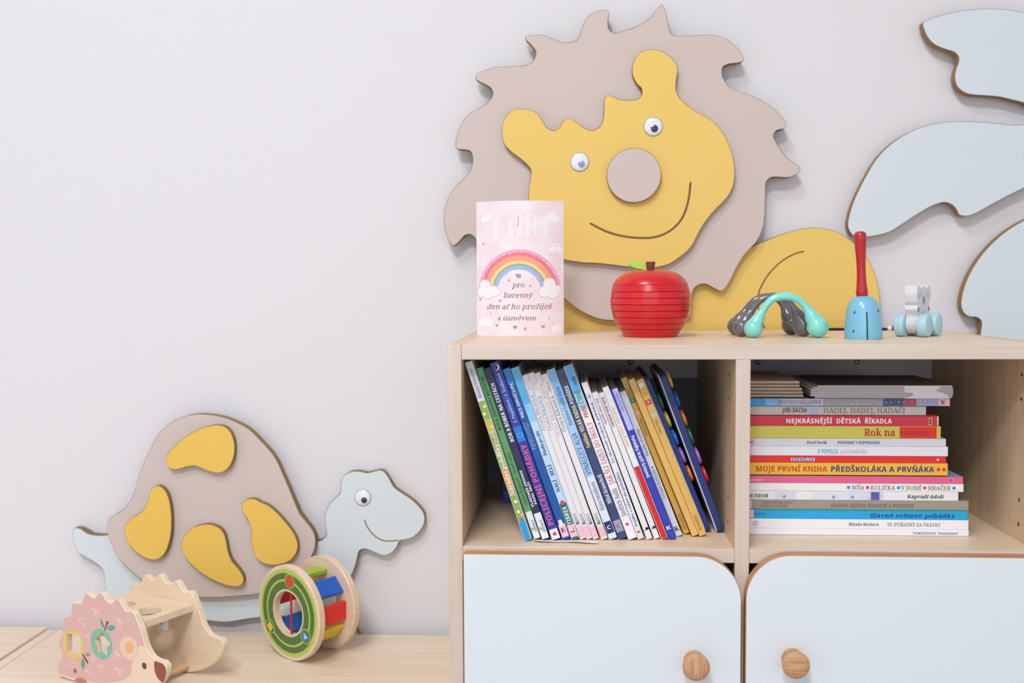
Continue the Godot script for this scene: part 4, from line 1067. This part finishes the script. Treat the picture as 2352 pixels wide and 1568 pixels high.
func apple() -> void:
	var o := thing("stacking_apple", "red lacquered wooden apple made of stacked discs with stem and green leaf", "toy", Vector3(0.2710, 0, -0.2139))
	var red := mat("#d2121e", 0.28, 0.35)
	var k := 0.0000885   # metres in one unit of the measured outline
	# the whole outline: [half width, height]
	var cuts := [0, 132, 220, 322, 428, 532, 636, 738, 848]
	var wid := [[0, 425], [40, 452], [132, 512], [220, 568], [322, 610], [428, 638], [532, 652], [636, 652], [738, 640], [848, 610]]
	var half := func(y: float) -> float:
		for i in wid.size() - 1:
			if y <= wid[i + 1][0]:
				return lerpf(wid[i][1], wid[i + 1][1], (y - wid[i][0]) / float(wid[i + 1][0] - wid[i][0]))
		return wid[-1][1]
	for i in cuts.size() - 1:
		var y0: float = cuts[i] + (2.0 if i > 0 else 0.0)
		var y1: float = cuts[i + 1] - 2.0
		var prof := [Vector2(0, y0 * k)]
		var b := 6.0
		prof.append(Vector2((half.call(y0) - b) * k, y0 * k))
		for j in 5:
			var t := lerpf(y0 + b * 0.7, y1 - b * 0.7, j / 4.0)
			prof.append(Vector2(half.call(t) * k, t * k))
		prof.append(Vector2((half.call(y1) - b) * k, y1 * k))
		prof.append(Vector2(0, y1 * k))
		var s := Shape.new()
		s.lathe(prof, 56)
		var p := part("disc", [s, red], o)
		p.position = Vector3(0.0004 * sin(i * 2.4), 0, 0.0003 * cos(i * 1.7))
	var core := Shape.new()
	core.lathe([Vector2(0.035, 0.002), Vector2(0.036, 0.0745)], 24)
	part("core", [core, mat("#6a1016", 0.6)], o)
	var dome := Shape.new()
	var pr := [Vector2(0, 848 * k), Vector2(602 * k, 848 * k), Vector2(609 * k, 855 * k)]
	for q in [[600, 875], [572, 920], [535, 965], [480, 1010], [410, 1048], [340, 1070], [270, 1082], [190, 1086], [110, 1078], [60, 1062], [0, 1056]]:
		pr.append(Vector2(q[0] * k, q[1] * k))
	dome.lathe(pr, 56)
	part("top_disc", [dome, red], o)
	var st := Shape.new()
	st.lathe([Vector2(0, 1050 * k), Vector2(56 * k, 1050 * k), Vector2(62 * k, 1100 * k), Vector2(76 * k, 1190 * k), Vector2(82 * k, 1215 * k), Vector2(76 * k, 1224 * k), Vector2(0, 1226 * k)], 24)
	part("stem", [st, mat("#7c4030", 0.45)], o)
	var leaf := Shape.new()
	var outl := outline([0, -3, 6, -4.5, 13, -7.5, 22, -7, 28, -2, 29, 3, 24, 6.5, 15, 6.5, 7, 4, 0, 3], 4)
	leaf.rim(outl, 0.0, 0.0026, 0.0004, false)
	leaf.sheet(outl, 0.0026, [], Vector3(0, 0, 1))
	leaf.sheet(outl, 0.0, [], Vector3(0, 0, -1))
	var lf := part("leaf", [leaf, mat("#b6d85e", 0.6)], o)
	lf.position = Vector3(-0.0045, 0.0955, -0.002)
	lf.rotation = Vector3(-1.0, 0.0, 0.0)
	lf.basis = Basis(Vector3(0, 0, 1), PI - 0.42) * Basis(Vector3(1, 0, 0), 0.75)


func arch_toy() -> void:
	var list := [[Vector3(0.4113, 0.0132, -0.1720), Vector3(0.5003, 0.0152, -0.1720), Vector3(0.4539, 0.0582, -0.1720), 0.0132, 0.0152, 0.0058],
		[Vector3(0.4017, 0.0132, -0.2070), Vector3(0.4882, 0.0152, -0.2070), Vector3(0.4467, 0.0576, -0.2070), 0.0132, 0.0152, 0.0056],
		[Vector3(0.4006, 0.0132, -0.2550), Vector3(0.4822, 0.0152, -0.2550), Vector3(0.4485, 0.0567, -0.2550), 0.0132, 0.0152, 0.0055]]
	var o := thing("arch_massager", "six footed massage toy of one turquoise and two grey glossy arches", "toy")
	for i in 3:
		var a: Array = list[i]
		var L: Vector3 = a[0]
		var R: Vector3 = a[1]
		var A: Vector3 = a[2]
		var drop := [[0.0, 0.0], [0.12, 0.006], [0.23, 0.03], [0.43, 0.12], [0.61, 0.31], [0.75, 0.53], [0.877, 0.75], [0.94, 0.87], [1.0, 1.0]]
		var pts := []
		var rr := []
		var n := 72
		for j in n + 1:
			var s := 2.0 * j / n - 1.0
			var foot: Vector3 = L if s < 0 else R
			var q := absf(s)
			var d := 0.0
			for k in drop.size() - 1:
				if q >= drop[k][0] and q <= drop[k + 1][0]:
					var before: float = drop[maxi(k - 1, 0)][1] if k > 0 else drop[1][1]
					d = cubic_interpolate(drop[k][1], drop[k + 1][1], before, drop[mini(k + 2, drop.size() - 1)][1], (q - drop[k][0]) / (drop[k + 1][0] - drop[k][0]))
			var p := Vector3(lerpf(A.x, foot.x, q), lerpf(A.y, foot.y, d), lerpf(A.z, foot.z, q))
			var bulb: float = a[3] if s < 0 else a[4]
			var away := p.distance_to(foot)
			var neck: float = lerpf(a[5], a[5] * 0.86, smoothstep(0.0, 0.6, q))
			var round_r := sqrt(maxf(bulb * bulb - away * away, 0.0))
			var w := smoothstep(bulb * 2.7, bulb * 0.8, away)
			pts.append(p)
			rr.append(maxf(round_r, lerpf(neck, bulb * 0.72, w * w)) if away < bulb else lerpf(neck, bulb * 0.72, w * w))
		var sh := Shape.new()
		sh.tube(pts, rr, 24, true)
		var p := part("arch", [sh, mat(["#84e2d8", "#6a676c", "#66636a"][i], 0.22, 0.8)], o)
		p.set_meta("label", ["turquoise front arch", "grey middle arch", "grey rear arch"][i])
	# a short peg ties the three crowns together
	var ps := Shape.new()
	ps.tube([list[0][2], list[1][2], list[2][2]], [0.003, 0.003, 0.003], 10)
	part("peg", [ps, mat("#66636a", 0.3)], o)


func bell() -> void:
	var o := thing("hand_bell", "blue slit wooden hand bell with a tall red handle standing on the bookcase", "toy", Vector3(0.5539, 0, -0.1385))
	o.rotation.z = 0.022
	var u := 0.0001428
	var blue := mat("#7cc0dc", 0.32, 0.5)
	var outer := [[0.0, 413], [50, 411], [92, 396], [128, 356], [146, 306], [155, 260], [162, 215], [167, 170], [171, 110], [173, 50], [173.5, 6], [171, 0]]
	var slit := 0.040
	var front := PI / 2 + 0.06
	var hi := []
	var lo := []
	for q in outer:
		if q[1] >= 260: hi.append(Vector2(q[0] * u, q[1] * u))
		if q[1] <= 260: lo.append(Vector2(q[0] * u, q[1] * u))
	hi.reverse(); lo.reverse()
	var s := Shape.new()
	s.lathe(hi, 64)
	s.lathe(lo, 64, front + slit, front + TAU - slit)
	var inner := []
	for q in lo: inner.append(Vector2(q.x - 0.004, q.y))
	var ins := Shape.new()
	ins.lathe(inner, 64)
	for sg in [-1.0, 1.0]:
		var d := Vector3(cos(front + sg * slit), 0, sin(front + sg * slit))
		for i in lo.size() - 1:
			s.quad(d * lo[i].x + Vector3(0, lo[i].y, 0), d * lo[i + 1].x + Vector3(0, lo[i + 1].y, 0), d * inner[i + 1].x + Vector3(0, lo[i + 1].y, 0), d * inner[i].x + Vector3(0, lo[i].y, 0), Vector3(0, 1, 0).cross(d) * sg)
	part("dome", [s, blue], o)
	part("inside", [ins, mat("#15222c", 0.8)], o)
	for q in [[-108.0, 258.0], [104.0, 270.0], [-124.0, 83.0], [144.0, 98.0]]:
		var r := 166.0
		for i in outer.size() - 1:
			if q[1] <= outer[i][1] and q[1] >= outer[i + 1][1]:
				r = lerpf(outer[i + 1][0], outer[i][0], (q[1] - outer[i + 1][1]) / (outer[i][1] - outer[i + 1][1]))
		var x: float = q[0]
		var z := sqrt(maxf(r * r - x * x, 0.0))
		var ds := Shape.new()
		ds.ball(Vector3(x, q[1], z) * u, Vector3(0.0020, 0.0020, 0.0008) if absf(x) < 115 else Vector3(0.0016, 0.0020, 0.0013), 8, 14)
		part("painted_dot", [ds, mat("#1f6cc8", 0.35)], o)
	var h := Shape.new()
	var hp := [Vector2(0, 400 * u)]
	for q in [[50, 404], [49, 416], [55, 432], [56, 448], [52, 480], [45, 540], [42, 620], [41.5, 680], [44, 750], [48, 820], [54, 900], [57, 950], [58, 975], [54, 1000], [44, 1015], [26, 1023], [0, 1025]]:
		hp.append(Vector2(q[0] * u, q[1] * u))
	h.lathe(hp, 40)
	var hd := part("handle", [h, mat("#b8101c", 0.3, 0.35)], o)
	hd.rotation.z = 0.022
	var col := Shape.new()
	col.lathe([Vector2(50 * u, 400 * u), Vector2(51.5 * u, 408 * u), Vector2(50 * u, 416 * u)], 32)
	part("collar", [col, mat("#6a4a7c", 0.4)], o)


const KOALA := [-6, 67.3, -5, 70.7, -2, 72.3, 1.6, 72.7, 5.4, 71.3, 8.7, 68.4, 12.1, 66.9, 15.7, 69.5, 22.2, 70.6, 29.2, 69.7, 33.2, 67.4, 37.3, 71, 41.7, 72.8, 47, 70.8, 52, 66.3, 53.6, 62.5, 52.2, 56.1, 49.9, 51.6, 46.8, 48.2, 45, 45.6, 47.1, 42.4, 48.7, 38.9, 46, 34.5, 43.3, 30.7, 42.6, 26.9, 45.3, 19.2, 43.4, 11.6, 36, 5.4, 24.7, 3.3, 13.5, 4.1, 4, 8.5, -1, 16.2, -0.5, 24.3, 0.8, 28, -0.6, 32.4, -3.3, 36.2, -4.6, 39.3, -2.9, 42.7, -1.9, 44.9, -5, 48, -6.5, 53, -7.4, 59.9]


func koala() -> void:
	var o := thing("koala_car", "white wooden koala on four pale blue wheels at the right end of the top", "toy", Vector3(0.6539, 0.0000, -0.1772), 0.9303)
	var white := mat("#e2e0e3", 0.45)
	var zf := -0.0145
	var thick := 0.0168
	part("body", board(outline(KOALA), zf - thick, zf, white, white, [], 0.0006), o)
	var wx := [3.8, 47.1]
	for i in 2:
		for side in [0, 1]:
			var s := Shape.new()
			var r := 0.0163
			var w := 0.0130
			s.lathe([Vector2(0, 0), Vector2(r - 0.0018, 0), Vector2(r - 0.0005, 0.0006), Vector2(r, 0.002), Vector2(r, w - 0.002), Vector2(r - 0.0005, w - 0.0006), Vector2(r - 0.0018, w), Vector2(0, w)], 40)
			var p := part("wheel", [s, mat("#b2dbe6", 0.4)], o)
			p.rotation.x = PI / 2
			p.position = Vector3(wx[i] / 1000.0, r, -0.0131 if side == 0 else zf - thick - 0.0138)
		var ax := Shape.new()
		ax.tube([Vector3(wx[i] / 1000.0, 0.0163, zf - thick - 0.004), Vector3(wx[i] / 1000.0, 0.0163, zf + 0.004)], [0.003, 0.003], 12)
		part("axle", [ax, mat("#d8c4a8", 0.5)], o)
	for q in [["nose", [22.3, 58.3, 25.5, 54.5, 26.8, 50.7, 25.3, 46.3, 22.6, 44.8, 19.7, 47, 17.8, 50.8, 19.3, 54.6], "#8c8e96"], ["inner_ear", [4, 62.2, 7.7, 62.3, 9.5, 59.7, 8.5, 56.6, 5, 53.2, 2, 55.4, 0.5, 59.2], "#b4cce2"], ["inner_ear", [37.9, 61.3, 41.7, 60.6, 44.4, 57.4, 43.1, 53.6, 40.2, 54, 38.1, 56.9, 36.6, 59.4], "#bcccdc"], ["paw", [0.4, 42, 3.4, 40.4, 3.6, 37.3, 0.8, 34.4, -2, 35.9, -3.4, 38.7, -2.3, 41.2], "#85868c"], ["paw", [43.6, 42.5, 46.8, 41.1, 47.7, 38.3, 45.6, 35.4, 43, 35.8, 41, 38.7, 41.4, 41.2], "#85868c"], ["eye", [14.9, 55.1, 16.3, 54.3, 15, 53.5, 13.7, 54.3], "#5a5c66"], ["eye", [29.3, 54.6, 30.6, 53.8, 29.3, 53, 28, 53.8], "#5a5c66"], ["bow_tie", [23, 37.5, 27.9, 34.2, 24.1, 33.1, 17.5, 33.9], "#a8c2d0"]]:
		part(q[0], [paint(outline(q[1], 3), zf + 0.00015), mat(q[2], 0.5)], o)
	var ln := Shape.new()
	var pts := line3([10.3, 58.4, 9.7, 62.8, 12.1, 66.5, 16.7, 69, 22.2, 70.3, 28.9, 69.1, 32.9, 65.8, 35.4, 61.3, 36.2, 56.3], zf)
	var rr := []
	for q in pts: rr.append(0.00022)
	ln.tube(pts, rr, 6)
	part("head_line", [ln, mat("#b4b2ba", 0.5)], o)


# ------------------------------------------------------------------ things on the low cabinet
const HEDGEHOG := [-153, 2.8, -153.4, 14.4, -148.2, 26.4, -141.9, 34.8, -142.9, 40.7, -149.1, 48.2, -150.6, 55.3, -146.6, 61.4, -140.5, 65.5, -139, 75.5, -138.1, 86.6, -138.7, 90.1, -135.9, 94.2, -128.5, 96, -119.6, 99.2, -117.6, 109.2, -116.7, 116.6, -113.3, 120.9, -107.5, 121, -98.5, 121.8, -93, 125, -89.6, 132.6, -84.4, 138.5, -79.1, 138.7, -73.1, 135.1, -66.6, 134.1, -61.2, 138.1, -55.2, 142.8, -49.6, 144.8, -44.9, 141.7, -38.3, 134.5, -31.5, 132, -24.6, 135.4, -19.3, 138.7, -13.3, 140, -7.6, 135.6, 0.4, 126.4, 5.4, 125.5, 13.8, 127.7, 20.3, 123.8, 25, 115.4, 29.6, 108.1, 34.2, 98.5, 40.2, 83.5, 46.4, 74.3, 54.3, 67.7, 65.5, 65.2, 75.1, 65.2, 81.3, 61.8, 82.7, 55.8, 80, 47.3, 73.2, 36.5, 61.3, 25.2, 44.5, 14.8, 27.5, 7.6, 10.3, 2.2, -5.2, 0.3, -60, 0.4, -123.8, 1, -140.2, 1.6]
const H_PINK := [-150.9, 6.9, -151.9, 14.7, -146.7, 26.6, -140.4, 35.1, -141.4, 41, -147.6, 48.5, -149.1, 55.5, -145.1, 61.3, -139, 65.5, -137.5, 75.8, -136.8, 86.2, -135.1, 93.1, -127.7, 95.2, -118.2, 98.7, -116.1, 109.4, -115.3, 116.8, -112.6, 120.2, -107.5, 120.1, -98.5, 120.9, -91.9, 124.5, -88.6, 132.2, -83.9, 137.8, -79.7, 137.8, -73.1, 134.3, -66.6, 133.2, -60.7, 137.3, -54.8, 142.1, -50, 144, -45.8, 141, -39.2, 133.7, -31.6, 131.2, -23.7, 134.7, -18.8, 138, -13.9, 139.1, -8.5, 134.9, -0.4, 125.4, 5.4, 124.7, 13.3, 126.8, 19, 123.2, 23.6, 114.9, 28.3, 107.6, 32.9, 98.1, 37.9, 86.5, 39.3, 81, 26.9, 78.9, 18, 61.2, 11, 50.6, 11.5, 42.6, 7, 33.6, -8.5, 23.7, -32.6, 15.8, -67.7, 8.5, -107, 6.1, -136.2, 6]


func hedgehog() -> void:
	var o := thing("shape_sorter", "pink hedgehog shaped wooden shape sorter on the low cabinet", "toy", Vector3(-0.4341, -0.5128, -0.2223), -0.4630)
	var gap := 0.1070
	var th := 0.009
	var ply := wood("#eed8bc", "#e6cdae", false, true, 0.3)
	var edge := wood("#f0dfc8", "#ead4b8", false, true, 0.3)
	var poly := outline(HEDGEHOG, 4)
	var rect := outline([-129.6, 71, -97.8, 73.9, -100, 43.8, -130.9, 42.3], 1)
	var star := outline([-50.5, 87.2, -45.2, 81.6, -41.4, 78.2, -32.9, 74.9, -35.7, 69.7, -39.7, 64.9, -40.7, 53, -48.3, 56.3, -53.8, 57.9, -61.5, 53.4, -62.8, 63.2, -65.2, 68.8, -68.5, 75.3, -57.9, 77.7], 2)
	var near := part("side_plate", board(poly, gap - th, gap, ply, edge, [rect, star], 0.0008, true), o)
	near.set_meta("label", "near plate painted as a pink hedgehog")
	var far := part("side_plate", board(poly, -th, 0.0, ply, edge, [circle(Vector2(-0.0485, 0.0695), 0.0155, 36)], 0.0008, true), o)
	far.set_meta("label", "plain far plate")
	var z := gap + 0.00012
	for piece in Geometry2D.intersect_polygons(outline([-150.9, 6.7, -136.2, 5.6, -107, 5.8, -67.7, 8.3, -32.7, 15.5, -8.5, 23.4, 7, 33.4, 11.5, 42.6, 11.3, 50.4, 18.4, 61.2, 27.3, 78.7, 39.3, 81, 45.1, 73.5, 53, 66.8, 64.2, 64.1, 73.8, 64.3, 80, 61, 81.1, 55.5, 79.8, 45.1, 74.9, 35.6, 67.3, 24.5, 34.4, 12.3, -16.2, -1.3, -68.4, -9.3, -122, -4.1], 3), Geometry2D.offset_polygon(poly, -0.001)[0]):
		part("painted_face", [paint(piece, z), mat("#ecd4ba", 0.5)], near)
	part("painted_coat", [paint(outline(H_PINK, 3), z + 0.00006, [rect, star]), mat("#deb4ae", 0.5)], near)
	z += 0.00018
	for q in [["painted_pear", [-114.7, 78.9, -103, 77.9, -95.3, 69.6, -92.2, 59.3, -94.4, 48.1, -102, 39.6, -113, 34.2, -123.9, 35, -133.6, 42.4, -139, 53.6, -137.2, 66.1, -128.5, 74.8], "#e8c66c", [rect]], ["painted_apple", [-55.6, 90.9, -45.2, 90.5, -35.9, 85.6, -30.2, 77.1, -28.6, 66.9, -32.8, 56.7, -39.9, 49.6, -47.9, 46, -57.4, 46.4, -67.7, 51.7, -74.3, 61.2, -75.7, 71.7, -71.7, 81.9, -64.5, 87.9], "#7cbfa4", [star]], ["painted_halo", [5.8, 90, 17.4, 88.8, 24.5, 80.8, 24.2, 70.3, 17.1, 59.3, 7.8, 55.6, -3.8, 58.4, -11.1, 66.4, -12.4, 76.7, -6.1, 85.9], "#e8cdb4", []], ["painted_eye", [36, 57.3, 40.6, 56.6, 42.8, 53.6, 41.5, 49.5, 38.1, 47.9, 34.4, 49.7, 33.1, 53.5], "#6a4630", []], ["painted_nose", [59.8, 63.3, 68.6, 63.2, 76.6, 62.1, 81.5, 56.7, 81.7, 50, 79.1, 41.6, 75.7, 35.8, 69.4, 37.4, 63.1, 41.9, 59.3, 49.2, 58.4, 57], "#94503c", []], ["painted_leaf", [-52.4, 105.5, -47.4, 101.3, -45, 95.8, -46.3, 93, -51.1, 96, -53.4, 101.5], "#5f9f90", []], ["painted_leaf", [-39, 95, -32.8, 99.6, -25.9, 100.4, -20.8, 99.6, -24.4, 94.5, -30.5, 91.4, -36.2, 92], "#6aa29e", []], ["painted_leaf", [-90, 46.5, -83.7, 49.8, -77.5, 48.7, -80.3, 45.9, -86.6, 44.7], "#7a9ea2", []], ["painted_leaf", [-93.9, 40.1, -90, 34.5, -91.3, 28.3, -94.3, 22.7, -98, 27, -98.7, 32.9], "#6aa08c", []], ["painted_stem", [-39.5, 104.7, -34.7, 103.6, -38.9, 98, -42.6, 90.3, -45.6, 90.4, -42.3, 97.4], "#94523e", []], ["painted_stem", [-96.3, 45.4, -94.2, 46.4, -87.6, 41.6, -82.5, 35.7, -85.2, 33.6, -90.3, 39.9], "#84403a", []]]:
		part(q[0], [paint(outline(q[1], 3), z, q[3]), mat(q[2], 0.5)], near)
	for piece in Geometry2D.intersect_polygons(outline([-116.4, -1.9, -114.4, 3.4, -108.8, 6.9, -101.5, 9.2, -93.4, 8.6, -87.3, 5, -85.8, -0.7, -100.4, -7.2, -114.8, -7.6], 3), Geometry2D.offset_polygon(poly, -0.001)[0]):
		part("painted_foot", [paint(piece, z), mat("#c47e6c", 0.5)], near)
	part("painted_cheek", [paint(outline([8, 83.1, 14.1, 81.9, 16.9, 76, 14.7, 69.2, 9, 65.6, 2.9, 66.6, -0.7, 72.3, 1.2, 79], 3), z + 0.00008), mat("#f0b484", 0.5)], near)
	var ticks := Shape.new()
	for t in [[-72.9, 117.9, -62.4, 116.6, -55.7, 111.2], [-68.5, 118, -63.4, 112.9, -62.8, 106.5], [-104.1, 95.1, -94.1, 99.5, -84.3, 97.7], [-103.2, 94.7, -94.3, 93.1, -87.4, 88.9], [-17.8, 111.7, -9.5, 109.2, -4.5, 105.4], [-17.3, 111.4, -12, 107.6, -9.7, 101.6], [-91.6, 72.6, -86.1, 76.5, -79, 77.4], [-91.3, 72.4, -83.6, 73.4, -79.6, 70.5], [-24, 62, -16.4, 60.2, -10.9, 57.1], [-23.7, 61.9, -19.4, 57.9, -17.6, 52.2], [-129, 21.9, -121.5, 27, -110.5, 29], [-128.5, 21.4, -120.8, 23.5, -112.6, 22.5], [-77.2, 43.1, -71.5, 44.5, -65.3, 45], [-77.2, 42.6, -71.6, 41.4, -66.1, 39.1], [-62.3, 33.4, -54.3, 36, -47.1, 34.7], [-61.8, 33, -54.5, 32.1, -51.2, 26.8], [-89.8, 21.9, -82.9, 24.8, -76.1, 26.3], [-89.5, 21.7, -81.3, 21.1, -75.8, 18.6], [-24.9, 38.2, -14.7, 37.7, -7.2, 34.4], [-24.1, 37.7, -15.8, 32.8, -12.6, 26.4]]:
		var pts := line3(t, z - 0.0001, 4)
		var rr := []
		for i in pts.size(): rr.append(0.0004)
		ticks.tube(pts, rr, 6)
	part("painted_spines", [ticks, mat("#f4e2da", 0.5)], near)
	var sc := Shape.new()
	sc.lathe([Vector2(0.0038, 0), Vector2(0.0036, 0.0006), Vector2(0.0022, 0.0009), Vector2(0.0016, 0.0004), Vector2(0, 0.0004)], 20)
	var screw := part("screw", [sc, mat("#9a9ca4", 0.3, 0.0, 1.0)], near)
	screw.position = Vector3(-0.1129, 0.0173, gap + 0.0001)
	screw.rotation.x = PI / 2
	# the shelf between the plates, with holes for the blocks
	var u0 := -113.6 / 1000.0
	var u1 := 22.1 / 1000.0
	var sv := 108.9 / 1000.0
	var sp := PackedVector2Array([Vector2(u0, 0), Vector2(u1, 0), Vector2(u1, gap - th - 0.0002), Vector2(u0, gap - th - 0.0002)])
	var holes := [circle(Vector2(-0.012, 0.056), 0.0195, 36), circle(Vector2(-0.068, 0.052), 0.0165, 36)]
	var deck := board(sp, 0.0, 0.010, ply, edge, holes, 0.0006, true)
	var sh := part("deck", deck, o)
	sh.basis = Basis(Vector3(1, 0, 0), Vector3(0, 0, 1), Vector3(0, -1, 0))
	sh.scale = Vector3(1, 1, 1)
	sh.rotation = Vector3(PI / 2, 0, 0)
	sh.position = Vector3(0, sv, 0)
	var rod := Shape.new()
	var ra := Vector3(0.0047, 0.0118, 0)
	rod.tube([ra, ra + Vector3(0, 0, gap - th)], [0.0054, 0.0054], 20)
	part("rod", [rod, wood("#e2bb90", "#d0a478", false, true, 0.3)], o)


func roller() -> void:
	var v := [-0.2888, -0.2806, 0.0752, 0.6226, 0.0707]
	var r: float = v[2]
	var o := thing("drum_roller", "wooden roller toy with two discs and coloured slats on the low cabinet", "toy", Vector3(v[0], LOW_Y, v[1]), -v[3])
	# own frame: z towards the viewer's side along the axle, the near face at z = 0
	var gap: float = v[4]
	var th := 0.011
	var pale := wood("#e8d0b8", "#dfc4a8", false, true, 0.25)
	var pale_edge := wood("#ecd4bc", "#e0c4a6", false, true, 0.25)
	var c := Vector2(0, r)
	var hole := circle(c, 0.0345, 48)
	hole.reverse()
	hole = circle(c, 0.0345, 48)
	var near := part("disc", board(circle(c, r - 0.0002, 72), -th, 0.0, pale, pale_edge, [hole], 0.0012, true), o)
	part("disc", board(circle(c, r - 0.0002, 72), -gap - th, -gap, pale, pale_edge, [hole], 0.0012, true), o)
	var ring := func(a: float, b: float, z: float, hex: String, called: String, from := 0.0, upto := TAU) -> void:
		var s := Shape.new()
		var n := 72
		for i in n:
			var t0 := lerpf(from, upto, float(i) / n)
			var t1 := lerpf(from, upto, float(i + 1) / n)
			var d0 := Vector3(cos(t0), sin(t0), 0)
			var d1 := Vector3(cos(t1), sin(t1), 0)
			var m := Vector3(c.x, c.y, z)
			s.quad(m + d0 * a, m + d1 * a, m + d1 * b, m + d0 * b, Vector3(0, 0, 1))
		part(called, [s, mat(hex, 0.45)], near)
	ring.call(0.0372, 0.0690, 0.0001, "#b2c858", "printed_ring")
	ring.call(0.0380, 0.0500, 0.0002, "#54733f", "printed_ring")
	ring.call(0.0535, 0.0630, 0.0002, "#54733f", "printed_ring")
	for q in [[0.005, 0.0515, "#d84a2a", 0], [-0.0455, -0.0305, "#e4c050", 1], [0.0418, -0.0285, "#2a86c0", 2]]:
		var at := Vector2(q[0], r + q[1])
		part("printed_badge", [paint(circle(at, 0.0118, 32), 0.0003), mat("#b2c858", 0.45)], near)
		part("printed_badge", [paint(circle(at, 0.0104, 32), 0.0004), mat("#54733f", 0.45)], near)
		if q[3] == 0:
			part("printed_circle", [paint(circle(at, 0.0088, 32), 0.0005), mat(q[2], 0.45)], near)
		elif q[3] == 1:
			part("printed_diamond", [paint(PackedVector2Array([at + Vector2(0, 0.0095), at + Vector2(-0.0082, 0), at + Vector2(0, -0.0095), at + Vector2(0.0082, 0)]), 0.0005), mat(q[2], 0.45)], near)
		else:
			for k in [[1.0, "#2a86c0", 0.0005], [0.55, "#a8d4f2", 0.0006]]:
				part("printed_triangle", [paint(PackedVector2Array([at + Vector2(-0.0072, 0.0095) * k[0], at + Vector2(-0.0062, -0.0098) * k[0], at + Vector2(0.0100, -0.0010) * k[0]]), k[2]), mat(k[1], 0.45)], near)
	# slats between the discs
	var hues := ["#e0322c", "#1560c4", "#9cc43a", "#d8342c", "#1460b8", "#7ab03a", "#e6c83c"]
	var angs := [-2.0, 43.0, 93.0, 166.0, 222.0, 270.0, 318.0]
	for i in 7:
		var t := deg_to_rad(angs[i])
		var s := Shape.new()
		s.box(Vector3.ZERO, Vector3(0.0075, 0.0300, gap - th + 0.0002), 0.001)
		var p := part("slat", [s, mat(hues[i], 0.35)], o)
		p.position = Vector3(cos(t) * 0.0530, r + sin(t) * 0.0530, -th - (gap - th) / 2)
		p.rotation.z = t
		p.set_meta("label", ["red slat facing right", "blue slat", "light green slat on top", "red slat at the far side", "blue slat low at the far side", "green slat underneath", "yellow slat"][i])
	var rod := Shape.new()
	rod.tube([Vector3(0.002, r - 0.0346, -0.0045), Vector3(0.002, r + 0.0346, -0.0045)], [0.0017, 0.0017], 12)
	part("red_rod", [rod, mat("#c02030", 0.4)], o)
